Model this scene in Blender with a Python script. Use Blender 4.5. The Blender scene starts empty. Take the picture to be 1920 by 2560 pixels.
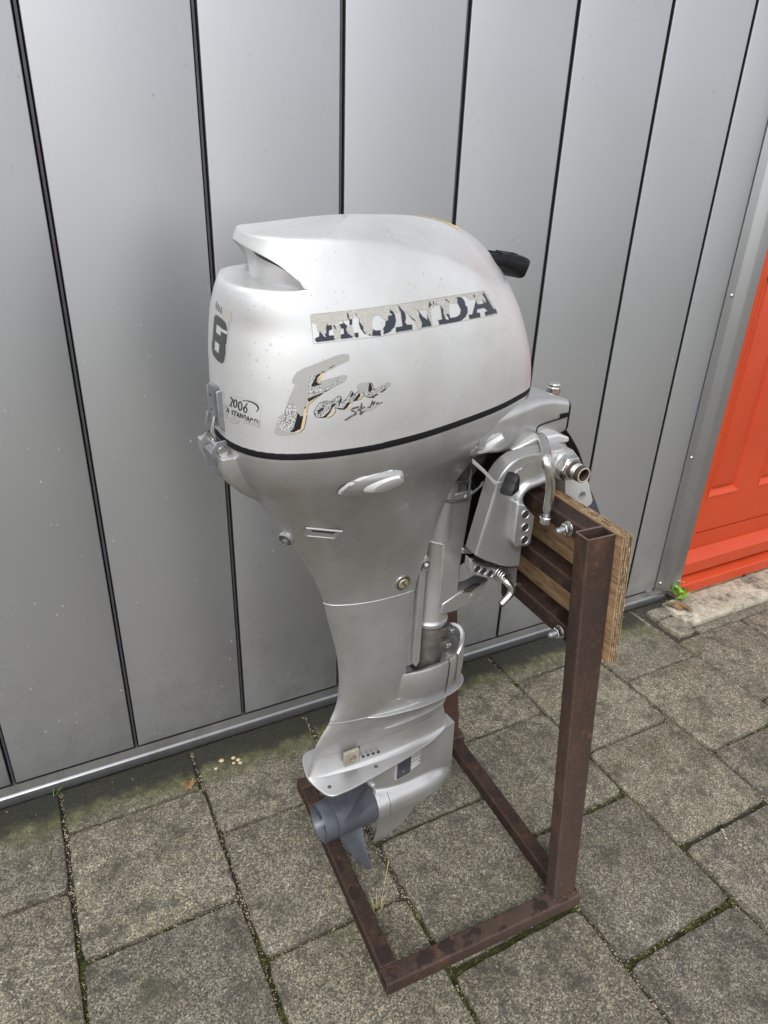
import bpy, bmesh, math, random
import numpy as np
from mathutils import Vector, Matrix
from mathutils.bvhtree import BVHTree
from mathutils import noise as mnoise

SC = bpy.context.scene
COL = SC.collection
R = math.radians
# ------------------------------------------------------------------ camera
cam = bpy.data.cameras.new('camera'); camo = bpy.data.objects.new('camera', cam); COL.objects.link(camo)
_y, _p, _r = 0.49259345, -0.45363443, 0.03885722
_f = Vector((math.sin(_y)*math.cos(_p), math.cos(_y)*math.cos(_p), math.sin(_p)))
_x = Vector((math.cos(_y), -math.sin(_y), 0)); _u = _x.cross(_f)
_x2 = _x*math.cos(_r)+_u*math.sin(_r); _u2 = -_x*math.sin(_r)+_u*math.cos(_r)
M = Matrix((_x2, _u2, -_f)).transposed().to_4x4(); M.translation = Vector((0, -1.3675, 1.3192))
camo.matrix_world = M
cam.sensor_fit = 'HORIZONTAL'; cam.sensor_width = 36; cam.lens = 36*1722.46/1920
cam.clip_start = .02; cam.clip_end = 400
SC.camera = camo
# ------------------------------------------------------------------ light
SUN_EL, SUN_AZ = R(52), R(215)      # soft light from behind-left of the camera
w = bpy.data.worlds.new('World'); SC.world = w; w.use_nodes = True
nt = w.node_tree; nt.nodes.clear()
sky = nt.nodes.new('ShaderNodeTexSky'); sky.sky_type = 'NISHITA'; sky.sun_disc = False
sky.sun_elevation = SUN_EL; sky.sun_rotation = SUN_AZ; sky.dust_density = 1.2; sky.air_density = 1.0; sky.ozone_density = 1
hs = nt.nodes.new('ShaderNodeHueSaturation'); hs.inputs['Saturation'].default_value = .22
bg = nt.nodes.new('ShaderNodeBackground'); bg.inputs['Strength'].default_value = .15
ow = nt.nodes.new('ShaderNodeOutputWorld')
nt.links.new(sky.outputs[0], hs.inputs['Color']); nt.links.new(hs.outputs[0], bg.inputs[0]); nt.links.new(bg.outputs[0], ow.inputs[0])
sl = bpy.data.lights.new('sun', 'SUN'); sl.energy = 1.3; sl.angle = R(25); sl.color = (1, .99, .975)
so = bpy.data.objects.new('sun', sl); COL.objects.link(so)
_d = Vector((math.sin(SUN_AZ)*math.cos(SUN_EL), math.cos(SUN_AZ)*math.cos(SUN_EL), math.sin(SUN_EL)))
so.rotation_euler = _d.to_track_quat('Z', 'Y').to_euler(); so.location = (0, -3, 4)
SC.view_settings.view_transform = 'Standard'; SC.view_settings.look = 'None'
SC.view_settings.gamma = 1; SC.view_settings.use_curve_mapping = False
SC.view_settings.exposure = 0.80
SC.render.engine = 'CYCLES'

# ------------------------------------------------------------------ material helpers
class NT:
    def __init__(s, name):
        s.m = bpy.data.materials.new(name); s.m.use_nodes = True
        s.t = s.m.node_tree; s.b = s.t.nodes['Principled BSDF']
    def n(s, typ, **kw):
        o = s.t.nodes.new('ShaderNode'+typ)
        for k, v in kw.items():
            if k in o.inputs.keys() if hasattr(o.inputs, 'keys') else False: o.inputs[k].default_value = v
            else: setattr(o, k, v)
        return o
    def l(s, a, b): s.t.links.new(a, b)
    def coord(s, kind='Object'): return s.n('TexCoord').outputs[kind]
    def mapping(s, vec, scale=(1, 1, 1), rot=(0, 0, 0), loc=(0, 0, 0)):
        o = s.n('Mapping'); o.inputs['Scale'].default_value = scale; o.inputs['Rotation'].default_value = rot
        o.inputs['Location'].default_value = loc; s.l(vec, o.inputs[0]); return o.outputs[0]
    def noise(s, vec, scale, detail=3, rough=.5, dist=0):
        o = s.n('TexNoise'); o.inputs['Scale'].default_value = scale; o.inputs['Detail'].default_value = detail
        o.inputs['Roughness'].default_value = rough; o.inputs['Distortion'].default_value = dist
        s.l(vec, o.inputs['Vector']); return o.outputs['Fac']
    def ramp(s, fac, stops, interp='LINEAR'):
        o = s.n('ValToRGB'); e = o.color_ramp.elements; o.color_ramp.interpolation = interp
        while len(e) < len(stops): e.new(.5)
        for i, (p, c) in enumerate(stops):
            e[i].position = p; c = (c, c, c) if isinstance(c, (int, float)) else c; e[i].color = (*c, 1)
        s.l(fac, o.inputs[0]); return o.outputs[0]
    def mix(s, fac, a, b, mode='MIX'):
        o = s.n('Mix'); o.data_type = 'RGBA'; o.blend_type = mode
        if isinstance(fac, (int, float)): o.inputs[0].default_value = fac
        else: s.l(fac, o.inputs[0])
        for i, v in ((6, a), (7, b)):
            if isinstance(v, (tuple, list)): o.inputs[i].default_value = (*v, 1)
            else: s.l(v, o.inputs[i])
        return o.outputs[2]
    def math(s, op, a, b=None, c=None):
        o = s.n('Math'); o.operation = op
        for i, v in enumerate((a, b, c)):
            if v is None: continue
            if isinstance(v, (int, float)): o.inputs[i].default_value = v
            else: s.l(v, o.inputs[i])
        return o.outputs[0]
    def bump(s, h, dist, strength=1, normal=None):
        o = s.n('Bump'); o.inputs['Strength'].default_value = strength; o.inputs['Distance'].default_value = dist
        s.l(h, o.inputs['Height'])
        if normal is not None: s.l(normal, o.inputs['Normal'])
        s.l(o.outputs[0], s.b.inputs['Normal']); return o.outputs[0]
    def base(s, v):
        if isinstance(v, (tuple, list)): s.b.inputs['Base Color'].default_value = (*v, 1)
        else: s.l(v, s.b.inputs['Base Color'])
    def set(s, **kw):
        for k, v in kw.items():
            i = s.b.inputs[k.replace('_', ' ')]
            if isinstance(v, (int, float)): i.default_value = v
            else: s.l(v, i)

def simple(name, col, rough=.5, metal=0, bump=0, bscale=200, var=.15, coat=0, spec=.5):
    t = NT(name); c = t.coord()
    nz = t.noise(c, 35, 4, .6)
    d = tuple(x*(1-var) for x in col); u = tuple(min(1, x*(1+var)) for x in col)
    t.base(t.ramp(nz, [(.3, d), (.7, u)]))
    t.set(Roughness=t.math('MULTIPLY_ADD', t.noise(c, 60, 3), .08 if metal > .9 else .25, rough-(.04 if metal > .9 else .12)), Metallic=metal, Coat_Weight=coat, Specular_IOR_Level=spec)
    if bump: t.bump(t.noise(c, bscale, 4, .6), bump, .6)
    return t.m

def silver(name, base=.60, metal=.6, rough=.34, dirt=.25, coat=.25, tint=(1, 1, 1)):
    t = NT(name); c = t.coord()
    g = t.noise(c, 9, 4, .6)
    a = tuple(base*x for x in tint); b = tuple(base*x*(1-dirt*.5) for x in (1, .985, .95))
    col = t.ramp(g, [(.35, b), (.62, a)])
    fine = t.noise(c, 160, 5, .75)
    col = t.mix(t.math('MULTIPLY', dirt, t.ramp(fine, [(.58, 0.), (.72, 1.)])), col, tuple(x*base for x in (.62, .6, .55)))
    vor = t.n('TexVoronoi'); vor.inputs['Scale'].default_value = 95; t.l(c, vor.inputs['Vector'])
    sp = t.ramp(vor.outputs['Distance'], [(.035, 1.), (.07, 0.)])
    sp = t.math('MULTIPLY', sp, t.ramp(t.noise(c, 14, 2), [(.55, 0.), (.62, 1.)]))
    col = t.mix(sp, col, (.16, .15, .13))
    scr = t.noise(t.mapping(c, (5, 260, 300), (0.3, .2, .4)), 4, 2, .5)
    scr = t.math('MULTIPLY', t.ramp(scr, [(.73, 0.), (.76, 1.)]), .35)
    col = t.mix(scr, col, (.8, .8, .79))
    t.base(col)
    fl = t.noise(c, 1800, 2, .8)
    t.bump(t.math('MULTIPLY_ADD', fl, .15, t.math('MULTIPLY', t.noise(c, 25, 2), .6)), .0004, .35)
    t.set(Roughness=t.math('MULTIPLY_ADD', t.noise(c, 22, 5, .7), .2, rough-.1), Metallic=metal, Coat_Weight=coat, Coat_Roughness=.07)
    return t.m

MAT = {}
MAT['silver'] = silver('silver paint', .70, .66, .44, .2, .3)
MAT['silver3'] = silver('silver paint lower unit', .55, .80, .36, .3, .3)
MAT['silver2'] = silver('silver paint weathered', .51, .80, .40, .38, .3)
MAT['cast'] = silver('cast aluminium bare', .56, .80, .38, .3, .1)
MAT['worn'] = simple('worn primer', (.66, .66, .64), .45, .1, .0004, 300, .08)
MAT['chrome'] = simple('plated steel', (.62, .61, .59), .26, 1, .00005, 200, .15)
MAT['latch'] = simple('oxidised latch metal', (.27, .275, .29), .5, .8, .0003, 250, .3)
MAT['rubber'] = simple('black rubber', (.007, .007, .008), .5, 0, .0001, 300, spec=.12)
MAT['plastic'] = simple('black plastic', (.010, .010, .011), .3, 0, 0, 400, spec=.14)
MAT['bluegrey'] = simple('blue grey plastic', (.045, .052, .066), .4, 0, .0002, 300)
MAT['dark'] = simple('dark cavity', (.02, .02, .02), .7)
MAT['prop'] = simple('blue grey propeller paint', (.060, .066, .078), .40, .1, .0003, 180, .25)
MAT['mountdark'] = simple('dark oily metal', (.13, .12, .11), .45, .6, .0006, 150, .4)
MAT['brass'] = simple('aged brass', (.5, .43, .3), .4, .7)
MAT['cutedge'] = simple('cut steel edge', (.20, .13, .11), .45, .5, .0003, 300, .3)
MAT['corrtube'] = simple('rusty threaded tube', (.085, .055, .040), .6, .5, .0004, 300, .6)
MAT['tubeface'] = simple('worn tube rim', (.4, .36, .3), .5, .5, .0006, 300, .4)
MAT['yellow'] = simple('yellow sticker', (.75, .5, .08), .4)
MAT['anode'] = simple('corroded zinc', (.30, .285, .235), .7, .2, .001, 200, .35)
MAT['rustdot'] = simple('rust brown', (.22, .12, .07), .8, 0, .0006, 250, .5)

def rust():
    t = NT('rusty brown steel'); c = t.coord()
    g = t.noise(t.mapping(c, (1, 1, .45)), 14, 8, .78); f = t.noise(c, 130, 5, .75)
    col = t.ramp(g, [(.38, (.0025, .0020, .0018)), (.48, (.0070, .0046, .0038)), (.57, (.019, .0105, .0070)), (.68, (.080, .035, .015))])
    col = t.mix(t.ramp(f, [(.52, 0.), (.64, .75)]), col, (.052, .026, .015))
    col = t.mix(t.ramp(t.noise(c, 46, 5, .7), [(.62, 0.), (.7, .8)]), col, (.14, .048, .014))
    pt = t.n('NewGeometry').outputs['Pointiness']
    col = t.mix(t.ramp(pt, [(.53, 0.), (.60, .6)]), col, (.16, .11, .09))  # edge highlight painted in as a lighter colour
    # damp dark blotches on the upper faces
    wet = t.ramp(t.noise(c, 26, 3, .55), [(.53, 0.), (.57, 1.)])
    nrm = t.n('SeparateXYZ'); t.l(t.n('NewGeometry').outputs['Normal'], nrm.inputs[0])
    wet = t.math('MULTIPLY', wet, t.ramp(nrm.outputs[2], [(.6, 0.), (.8, .75)]))
    col = t.mix(wet, col, (.012, .006, .006))
    t.base(col)
    t.set(Roughness=t.math('SUBTRACT', t.math('MULTIPLY_ADD', f, .3, .62), t.math('MULTIPLY', wet, .40)), Metallic=0, Specular_IOR_Level=t.math('MULTIPLY_ADD', wet, .30, .07))
    t.bump(t.math('ADD', f, t.noise(c, 500, 3, .7)), .0009, .7)
    return t.m
MAT['rust'] = rust()
def rustred():
    t = NT('red primer steel'); c = t.coord(); g = t.noise(c, 40, 5, .7)
    t.base(t.ramp(g, [(.3, (.045, .020, .015)), (.6, (.075, .031, .022)), (.8, (.10, .048, .036))]))
    t.set(Roughness=.6); t.bump(g, .0008); return t.m
MAT['rustred'] = rustred()

def wood():
    t = NT('plywood face'); c = t.coord()
    v = t.mapping(c, (60, 7, 60))
    g = t.noise(v, 2.2, 6, .6, 1.2)
    w2 = t.n('TexWave'); w2.wave_type = 'BANDS'; w2.bands_direction = 'Z'; w2.inputs['Scale'].default_value = 10; w2.inputs['Distortion'].default_value = 9
    w2.inputs['Detail'].default_value = 4; w2.inputs['Detail Scale'].default_value = .6
    t.l(t.mapping(c, (1, .25, 1)), w2.inputs['Vector'])
    col = t.ramp(g, [(.32, (.09, .048, .022)), (.44, (.33, .20, .10)), (.6, (.54, .37, .20)), (.75, (.62, .46, .28))])
    col = t.mix(.45, col, t.ramp(w2.outputs['Color'], [(.1, (.22, .11, .05)), (.6, (.45, .29, .16))]), 'MULTIPLY')
    col = t.mix(.5, col, t.ramp(g, [(.3, (.2, .12, .06)), (.7, (.46, .31, .18))]))
    t.base(col); t.set(Roughness=.75); t.bump(g, .001); return t.m
MAT['wood'] = wood()
def plyedge(name, a, b):
    t = NT(name); c = t.coord(); g = t.noise(t.mapping(c, (90, 22, 22)), 8, 5, .8); g2 = t.noise(c, 420, 3, .8)
    col = t.ramp(g, [(.3, a), (.65, b)]); col = t.mix(t.ramp(g2, [(.42, .75), (.55, 0.)]), col, (.05, .03, .015))
    t.base(col); t.set(Roughness=.85); t.bump(t.math('ADD', g, g2), .0016); return t.m
MAT['edge_light'] = plyedge('plywood edge light ply', (.34, .23, .12), (.62, .47, .28))
MAT['edge_dark'] = plyedge('plywood edge dark ply', (.10, .055, .025), (.30, .19, .10))

def panelmat(name, col, metal=.55, rough=.42):
    t = NT(name); c = t.coord(); oi = t.n('ObjectInfo')
    v = t.n('VectorMath'); v.operation = 'ADD'; t.l(c, v.inputs[0]); t.l(oi.outputs['Location'], v.inputs[1])
    cc = v.outputs[0]
    s1 = t.noise(t.mapping(cc, (700, 700, 6)), 1, 3, .6)
    g = t.noise(cc, 2.2, 3, .5)
    a = tuple(x*.95 for x in col); b = tuple(min(1, x*1.05) for x in col)
    cl = t.mix(.25, t.ramp(g, [(.3, a), (.7, b)]), t.ramp(s1, [(.3, a), (.7, b)]))
    z = t.n('SeparateXYZ'); t.l(cc, z.inputs[0])
    low = t.ramp(z.outputs[2], [(.05, 1.), (.45, 0.)])
    dirt = t.math('MULTIPLY', t.math('MULTIPLY', t.ramp(t.noise(cc, 14, 6, .75), [(.45, 0.), (.75, 1.)]), low), .5)
    cl = t.mix(dirt, cl, (.2, .185, .16))
    spk = t.n('TexVoronoi'); spk.inputs['Scale'].default_value = 26; t.l(cc, spk.inputs['Vector'])
    sm = t.math('MULTIPLY', t.ramp(spk.outputs['Distance'], [(.02, 1.), (.045, 0.)]), t.ramp(t.noise(cc, 5, 2), [(.5, 0.), (.6, .8)]))
    cl = t.mix(sm, cl, (.11, .1, .09))
    scr = t.noise(t.mapping(cc, (120, 1, 9), (0, .35, 0)), 3, 2, .5)
    cl = t.mix(t.math('MULTIPLY', t.ramp(scr, [(.74, 0.), (.78, 1.)]), .25), cl, (.7, .7, .7))
    t.base(cl); t.set(Metallic=metal, Roughness=t.math('MULTIPLY_ADD', t.noise(cc, 3, 5, .7), .06, rough-.03))
    t.bump(t.math('ADD', t.math('MULTIPLY', s1, .12), t.noise(cc, 1.1, 1)), .001, .12)
    return t.m
MAT['panel'] = panelmat('grey coated aluminium', (.44, .445, .455), .82, .42)
MAT['rail'] = panelmat('grey flashing', (.40, .405, .415), .9, .28)
MAT['tongue'] = simple('joint strip grey', (.09, .09, .095), .5, .4)
MAT['gap'] = simple('black joint', (.006, .006, .007), .9)

def redmat():
    t = NT('glossy red door paint'); c = t.coord()
    g = t.noise(c, 3, 4, .6)
    col = t.ramp(g, [(.3, (.42, .046, .013)), (.7, (.47, .056, .017))])
    spk = t.ramp(t.noise(c, 120, 3, .7), [(.68, 0.), (.72, .35)])
    col = t.mix(spk, col, (.3, .08, .05)); t.base(col)
    t.set(Roughness=.42, Coat_Weight=.05, Specular_IOR_Level=.35); t.bump(t.noise(c, 45, 4, .6), .0008, .35); return t.m
MAT['red'] = redmat()

def concrete(name, tone=1.0, warm=0, spk=1.0):
    t = NT(name); oi = t.n('ObjectInfo'); rnd = oi.outputs['Random']; c = t.coord()
    v = t.n('VectorMath'); v.operation = 'ADD'; t.l(c, v.inputs[0])
    sc = t.n('VectorMath'); sc.operation = 'SCALE'; t.l(oi.outputs['Location'], sc.inputs[0]); sc.inputs['Scale'].default_value = 7.3
    t.l(sc.outputs[0], v.inputs[1]); cc = v.outputs[0]
    big = t.noise(cc, 6, 5, .65); mid = t.noise(cc, 38, 5, .75)
    k = tone*1.30
    col = t.ramp(big, [(.3, (.098*k, .091*k, .074*k)), (.5, (.142*k, .134*k, .113*k)), (.72, (.182*k, .174*k, .151*k))])
    col = t.mix(t.ramp(mid, [(.4, .55), (.6, 0.)]), col, (.062*k, .056*k, .042*k))
    def stones(scale, thr, amt, ramp):
        vo = t.n('TexVoronoi'); vo.inputs['Scale'].default_value = scale; vo.feature = 'F1'; t.l(cc, vo.inputs['Vector'])
        r = t.n('SeparateColor'); t.l(vo.outputs['Color'], r.inputs[0])
        on = t.math('GREATER_THAN', r.outputs[0], 1-amt)
        rad = t.math('MULTIPLY_ADD', r.outputs[1], thr*.6, thr*.5)
        ins = t.math('LESS_THAN', vo.outputs['Distance'], rad)
        return t.math('MULTIPLY', on, ins), t.ramp(r.outputs[2], ramp), vo.outputs['Distance']
    gv = t.n('TexVoronoi'); gv.inputs['Scale'].default_value = 330; t.l(cc, gv.inputs['Vector'])
    gs = t.n('SeparateColor'); t.l(gv.outputs['Color'], gs.inputs[0])
    col = t.mix(.8*spk, col, t.ramp(gs.outputs[0], [(0, (.30, .28, .25)), (.3, (.62, .60, .57)), (.6, (1.05, 1.05, 1.02)), (.85, (1.6, 1.55, 1.45)), (1, (2.3, 2.2, 2.0))]), 'MULTIPLY')
    gv2 = t.n('TexVoronoi'); gv2.inputs['Scale'].default_value = 600; t.l(cc, gv2.inputs['Vector'])
    gs2 = t.n('SeparateColor'); t.l(gv2.outputs['Color'], gs2.inputs[0])
    col = t.mix(.6*spk, col, t.ramp(gs2.outputs[0], [(0, (.35, .34, .32)), (1, (1.75, 1.72, 1.66))]), 'MULTIPLY')
    fine = t.ramp(t.noise(cc, 300, 4, .9), [(.36, (.22, .20, .17)), (.5, (1, 1, 1)), (.64, (2.1, 2.05, 1.95))])
    col = t.mix(.95*spk, col, fine, 'MULTIPLY')
    for scale, thr, amt, rp, mx in ((340, .46, .5, [(0, (.29, .265, .20)), (.35, (.045, .04, .032)), (.65, (.34, .315, .255)), (1, (.09, .07, .05))], .75),
                                (200, .42, .36, [(0, (.30, .27, .20)), (.35, (.06, .057, .052)), (.6, (.26, .19, .11)), (1, (.40, .37, .30))], .66),
                                (100, .30, .10, [(0, (.33, .27, .17)), (.5, (.12, .11, .10)), (.8, (.38, .30, .18)), (1, (.45, .42, .36))], .8)):
        m, cr, _ = stones(scale, thr, amt, rp)
        col = t.mix(t.math('MULTIPLY', m, mx*spk), col, cr)
    # per tile tone
    tt = t.ramp(rnd, [(0, (.84, .84, .84)), (.5, (.98, .98, .96)), (1, (1.13, 1.11, 1.04))])
    col = t.mix(1, col, tt, 'MULTIPLY')
    # dirt patches / algae
    dk = t.ramp(t.noise(cc, 15, 7, .8), [(.49, 0.), (.64, .85)])
    col = t.mix(dk, col, (.045, .042, .03))
    gr = t.ramp(t.noise(cc, 4.5, 4, .6), [(.56, 0.), (.75, .38)])
    col = t.mix(gr, col, (.10, .10, .035))
    # algae along the foot of the wall (world y near 0)
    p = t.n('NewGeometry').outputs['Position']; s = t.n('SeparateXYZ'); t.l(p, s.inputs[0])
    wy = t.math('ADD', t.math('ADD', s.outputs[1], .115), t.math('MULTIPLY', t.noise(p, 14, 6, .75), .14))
    al = t.ramp(wy, [(.03, 0.), (.09, .75)])
    wx = t.ramp(s.outputs[0], [(1.55, 1.), (1.75, 0.)]) if name != 'x' else None
    lim = t.n('Math'); lim.operation = 'LESS_THAN'; t.l(s.outputs[0], lim.inputs[0]); lim.inputs[1].default_value = 1.7
    al2 = t.math('MULTIPLY', al, lim.outputs[0])
    col = t.mix(al2, col, t.ramp(mid, [(.35, (.02, .02, .008)), (.6, (.10, .105, .03))]))
    soil = t.math('MULTIPLY', t.ramp(wy, [(.085, 0.), (.118, .95)]), lim.outputs[0])  # soil strip, its black also painting in the contact shadow along the wall
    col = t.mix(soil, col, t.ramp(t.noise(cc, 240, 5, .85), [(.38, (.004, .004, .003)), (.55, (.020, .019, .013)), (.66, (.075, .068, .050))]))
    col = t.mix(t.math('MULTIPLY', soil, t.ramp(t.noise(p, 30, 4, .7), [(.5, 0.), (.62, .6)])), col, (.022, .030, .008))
    t.base(col); t.set(Roughness=.85)
    h = t.math('ADD', t.noise(cc, 300, 5, .8), t.math('MULTIPLY', t.noise(cc, 60, 4, .7), .8))
    t.bump(h, .003, 1)
    return t.m
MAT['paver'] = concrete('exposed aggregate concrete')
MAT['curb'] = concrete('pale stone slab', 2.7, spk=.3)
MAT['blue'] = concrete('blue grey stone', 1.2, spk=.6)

def soilmat():
    t = NT('joint soil'); c = t.coord('Object')
    p = t.n('NewGeometry').outputs['Position']; s = t.n('SeparateXYZ'); t.l(p, s.inputs[0])
    f = t.noise(p, 260, 5, .8); g = t.noise(p, 22, 5, .7)
    col = t.ramp(f, [(.3, (.012, .011, .008)), (.55, (.045, .04, .028)), (.75, (.13, .11, .08))])
    col = t.mix(t.ramp(g, [(.58, 0.), (.70, .7)]), col, t.ramp(f, [(.3, (.010, .013, .004)), (.7, (.045, .052, .014))]))
    # beyond the modelled tiles the same concrete paving goes on
    br = t.n('TexBrick'); br.inputs['Scale'].default_value = 1; br.inputs['Brick Width'].default_value = .303; br.inputs['Row Height'].default_value = .303
    br.inputs['Mortar Size'].default_value = .006; br.inputs['Color1'].default_value = (.15, .14, .115, 1); br.inputs['Color2'].default_value = (.2, .185, .155, 1)
    br.inputs['Mortar'].default_value = (.03, .03, .018, 1); t.l(p, br.inputs['Vector'])
    far = t.mix(.5, br.outputs['Color'], t.ramp(t.noise(p, 60, 5, .8), [(.3, (.08, .075, .06)), (.7, (.24, .22, .18))]))
    ax = t.math('ABSOLUTE', t.math('SUBTRACT', s.outputs[0], 1.11))
    out = t.math('MAXIMUM', t.math('GREATER_THAN', ax, 2.74), t.math('LESS_THAN', s.outputs[1], -3.3))
    t.base(t.mix(out, col, far)); t.set(Roughness=.9); t.bump(f, .003); return t.m
MAT['soil'] = soilmat()
def mossmat():
    t = NT('moss'); oi = t.n('TexNoise'); p = t.n('NewGeometry').outputs['Position']
    f = t.noise(p, 60, 4, .7); t.base(t.ramp(f, [(.3, (.016, .021, .005)), (.5, (.050, .058, .012)), (.70, (.17, .17, .035))]))
    t.set(Roughness=.9); return t.m
MAT['moss'] = mossmat()
MAT['leaf'] = simple('fresh green leaf', (.16, .34, .035), .45, 0, .0005, 200, .3)
MAT['leafdry'] = simple('dry brown leaf', (.20, .115, .055), .8, 0, .0005, 200, .3)
MAT['straw'] = simple('dry straw', (.45, .38, .2), .7)
MAT['pebble'] = simple('pale pebble', (.45, .36, .24), .7, 0, .001, 200, .3)
def dropmat():
    t = NT('water drop'); t.base((.9, .93, .95)); t.set(Roughness=.03, Transmission_Weight=.85, IOR=1.33); return t.m
MAT['drop'] = dropmat()
def decalmat():
    t = NT('printed sticker'); a = t.n('Attribute'); a.attribute_name = 'ink'
    c = t.coord(); f = t.noise(c, 700, 4, .8)
    t.base(t.mix(t.ramp(f, [(.55, 0.), (.7, .25)]), a.outputs['Color'], (.2, .19, .17))); t.set(Roughness=.42, Metallic=0.05)
    t.bump(f, .0002, .5); return t.m
MAT['decal'] = decalmat()

# ------------------------------------------------------------------ mesh helpers
def fin(name, bm_or, mat, parent=None, smooth=True, ang=35, bevel=0, bseg=2, inv=None, wn=False, **tags):
    """turn a bmesh or (verts, faces) into one mesh object"""
    if isinstance(bm_or, bmesh.types.BMesh):
        bm = bm_or
    else:
        bm = bmesh.new(); vs = [bm.verts.new(v) for v in bm_or[0]]
        for f in bm_or[1]:
            try: bm.faces.new([vs[i] for i in f])
            except ValueError: pass
    bmesh.ops.recalc_face_normals(bm, faces=bm.faces)
    me = bpy.data.meshes.new(name); bm.to_mesh(me); bm.free()
    for m in (mat if isinstance(mat, (list, tuple)) else [mat]): me.materials.append(MAT[m] if isinstance(m, str) else m)
    if smooth:
        for p in me.polygons: p.use_smooth = True
        try: me.set_sharp_from_angle(angle=R(ang))
        except Exception: pass
    o = bpy.data.objects.new(name, me); COL.objects.link(o)
    if parent is not None: o.parent = parent
    if bevel:
        b = o.modifiers.new('bevel', 'BEVEL'); b.width = bevel; b.segments = bseg; b.limit_method = 'ANGLE'; b.angle_limit = R(30)
        b.harden_normals = False
    for k, v in tags.items(): o[k] = v
    return o
def thing(name, label, cat, loc=(0, 0, 0), rotz=0, group=None):
    o = bpy.data.objects.new(name, None); COL.objects.link(o); o.empty_display_size = .05
    o.location = loc; o.rotation_euler = (0, 0, rotz); o['label'] = label; o['category'] = cat
    if group: o['group'] = group
    return o
def struct(name, loc=(0, 0, 0)):
    o = bpy.data.objects.new(name, None); COL.objects.link(o); o.location = loc; o['kind'] = 'structure'; return o
def box(bm, x0, x1, y0, y1, z0, z1, f=None):
    P = [(x, y, z) for x in (x0, x1) for y in (y0, y1) for z in (z0, z1)]
    if f: P = [f(*p) for p in P]
    v = [bm.verts.new(p) for p in P]
    for q in ((0, 1, 3, 2), (4, 6, 7, 5), (0, 4, 5, 1), (2, 3, 7, 6), (0, 2, 6, 4), (1, 5, 7, 3)): bm.faces.new([v[i] for i in q])
    return bm
def bx(*a, f=None): return box(bmesh.new(), *a, f=f)
def prism(poly, d0, d1, plane='xz', bm=None, holes=()):
    """extrude polygon; plane 'xz' extrudes along y, 'xy' along z, 'yz' along x"""
    bm = bm or bmesh.new()
    def P(u, v, d):
        return (u, d, v) if plane == 'xz' else ((u, v, d) if plane == 'xy' else (d, u, v))
    if not holes:
        a = [bm.verts.new(P(u, v, d0)) for u, v in poly]; b = [bm.verts.new(P(u, v, d1)) for u, v in poly]
        bm.faces.new(a[::-1]); bm.faces.new(b)
        n = len(poly)
        for i in range(n): bm.faces.new((a[i], a[(i+1) % n], b[(i+1) % n], b[i]))
        return bm
    # with round holes: triangle fill on both sides
    for loopset in (0,):
        for d in (d0, d1):
            edges = []
            rings = [poly]+[[(cx+r*math.cos(t), cz+r*math.sin(t)) for t in np.linspace(0, 2*math.pi, 17)[:-1]] for cx, cz, r in holes]
            for rg in rings:
                vs = [bm.verts.new(P(u, v, d)) for u, v in rg]
                edges += [bm.edges.new((vs[i], vs[(i+1) % len(vs)])) for i in range(len(vs))]
            bmesh.ops.triangle_fill(bm, use_beauty=True, use_dissolve=False, edges=edges)
        rings = [poly]+[[(cx+r*math.cos(t), cz+r*math.sin(t)) for t in np.linspace(0, 2*math.pi, 17)[:-1]] for cx, cz, r in holes]
        for rg in rings:
            a = [bm.verts.new(P(u, v, d0)) for u, v in rg]; b = [bm.verts.new(P(u, v, d1)) for u, v in rg]
            for i in range(len(rg)): bm.faces.new((a[i], a[(i+1) % len(rg)], b[(i+1) % len(rg)], b[i]))
    bmesh.ops.remove_doubles(bm, verts=bm.verts, dist=1e-6)
    return bm
def frame_of(d):
    d = Vector(d).normalized(); u = Vector((0, 0, 1)) if abs(d.z) < .9 else Vector((1, 0, 0))
    x = d.cross(u).normalized(); y = d.cross(x).normalized(); return x, y, d
def lathe(p, axis, prof, n=32, bm=None, cap=True, ph=0):
    """prof: list of (distance along axis, radius)"""
    bm = bm or bmesh.new(); x, y, d = frame_of(axis); p = Vector(p); rings = []
    for t, r in prof:
        rings.append([bm.verts.new(p+d*t+(x*math.cos(ph+k*2*math.pi/n)+y*math.sin(ph+k*2*math.pi/n))*max(r, 1e-5)) for k in range(n)])
    for a, b in zip(rings, rings[1:]):
        for k in range(n): bm.faces.new((a[k], a[(k+1) % n], b[(k+1) % n], b[k]))
    if cap: bm.faces.new(rings[0][::-1]); bm.faces.new(rings[-1])
    return bm
def cr(pts, n=8, closed=False):
    """Catmull-Rom resample"""
    P = [np.array(p, float) for p in pts]; out = []
    N = len(P); rng = range(N if closed else N-1)
    for i in rng:
        p0 = P[(i-1) % N] if closed else P[max(i-1, 0)]; p1 = P[i]; p2 = P[(i+1) % N]; p3 = P[(i+2) % N] if closed else P[min(i+2, N-1)]
        for k in range(n):
            t = k/n
            out.append(.5*((2*p1)+(-p0+p2)*t+(2*p0-5*p1+4*p2-p3)*t*t+(-p0+3*p1-3*p2+p3)*t**3))
    if not closed: out.append(P[-1])
    return out
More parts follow.
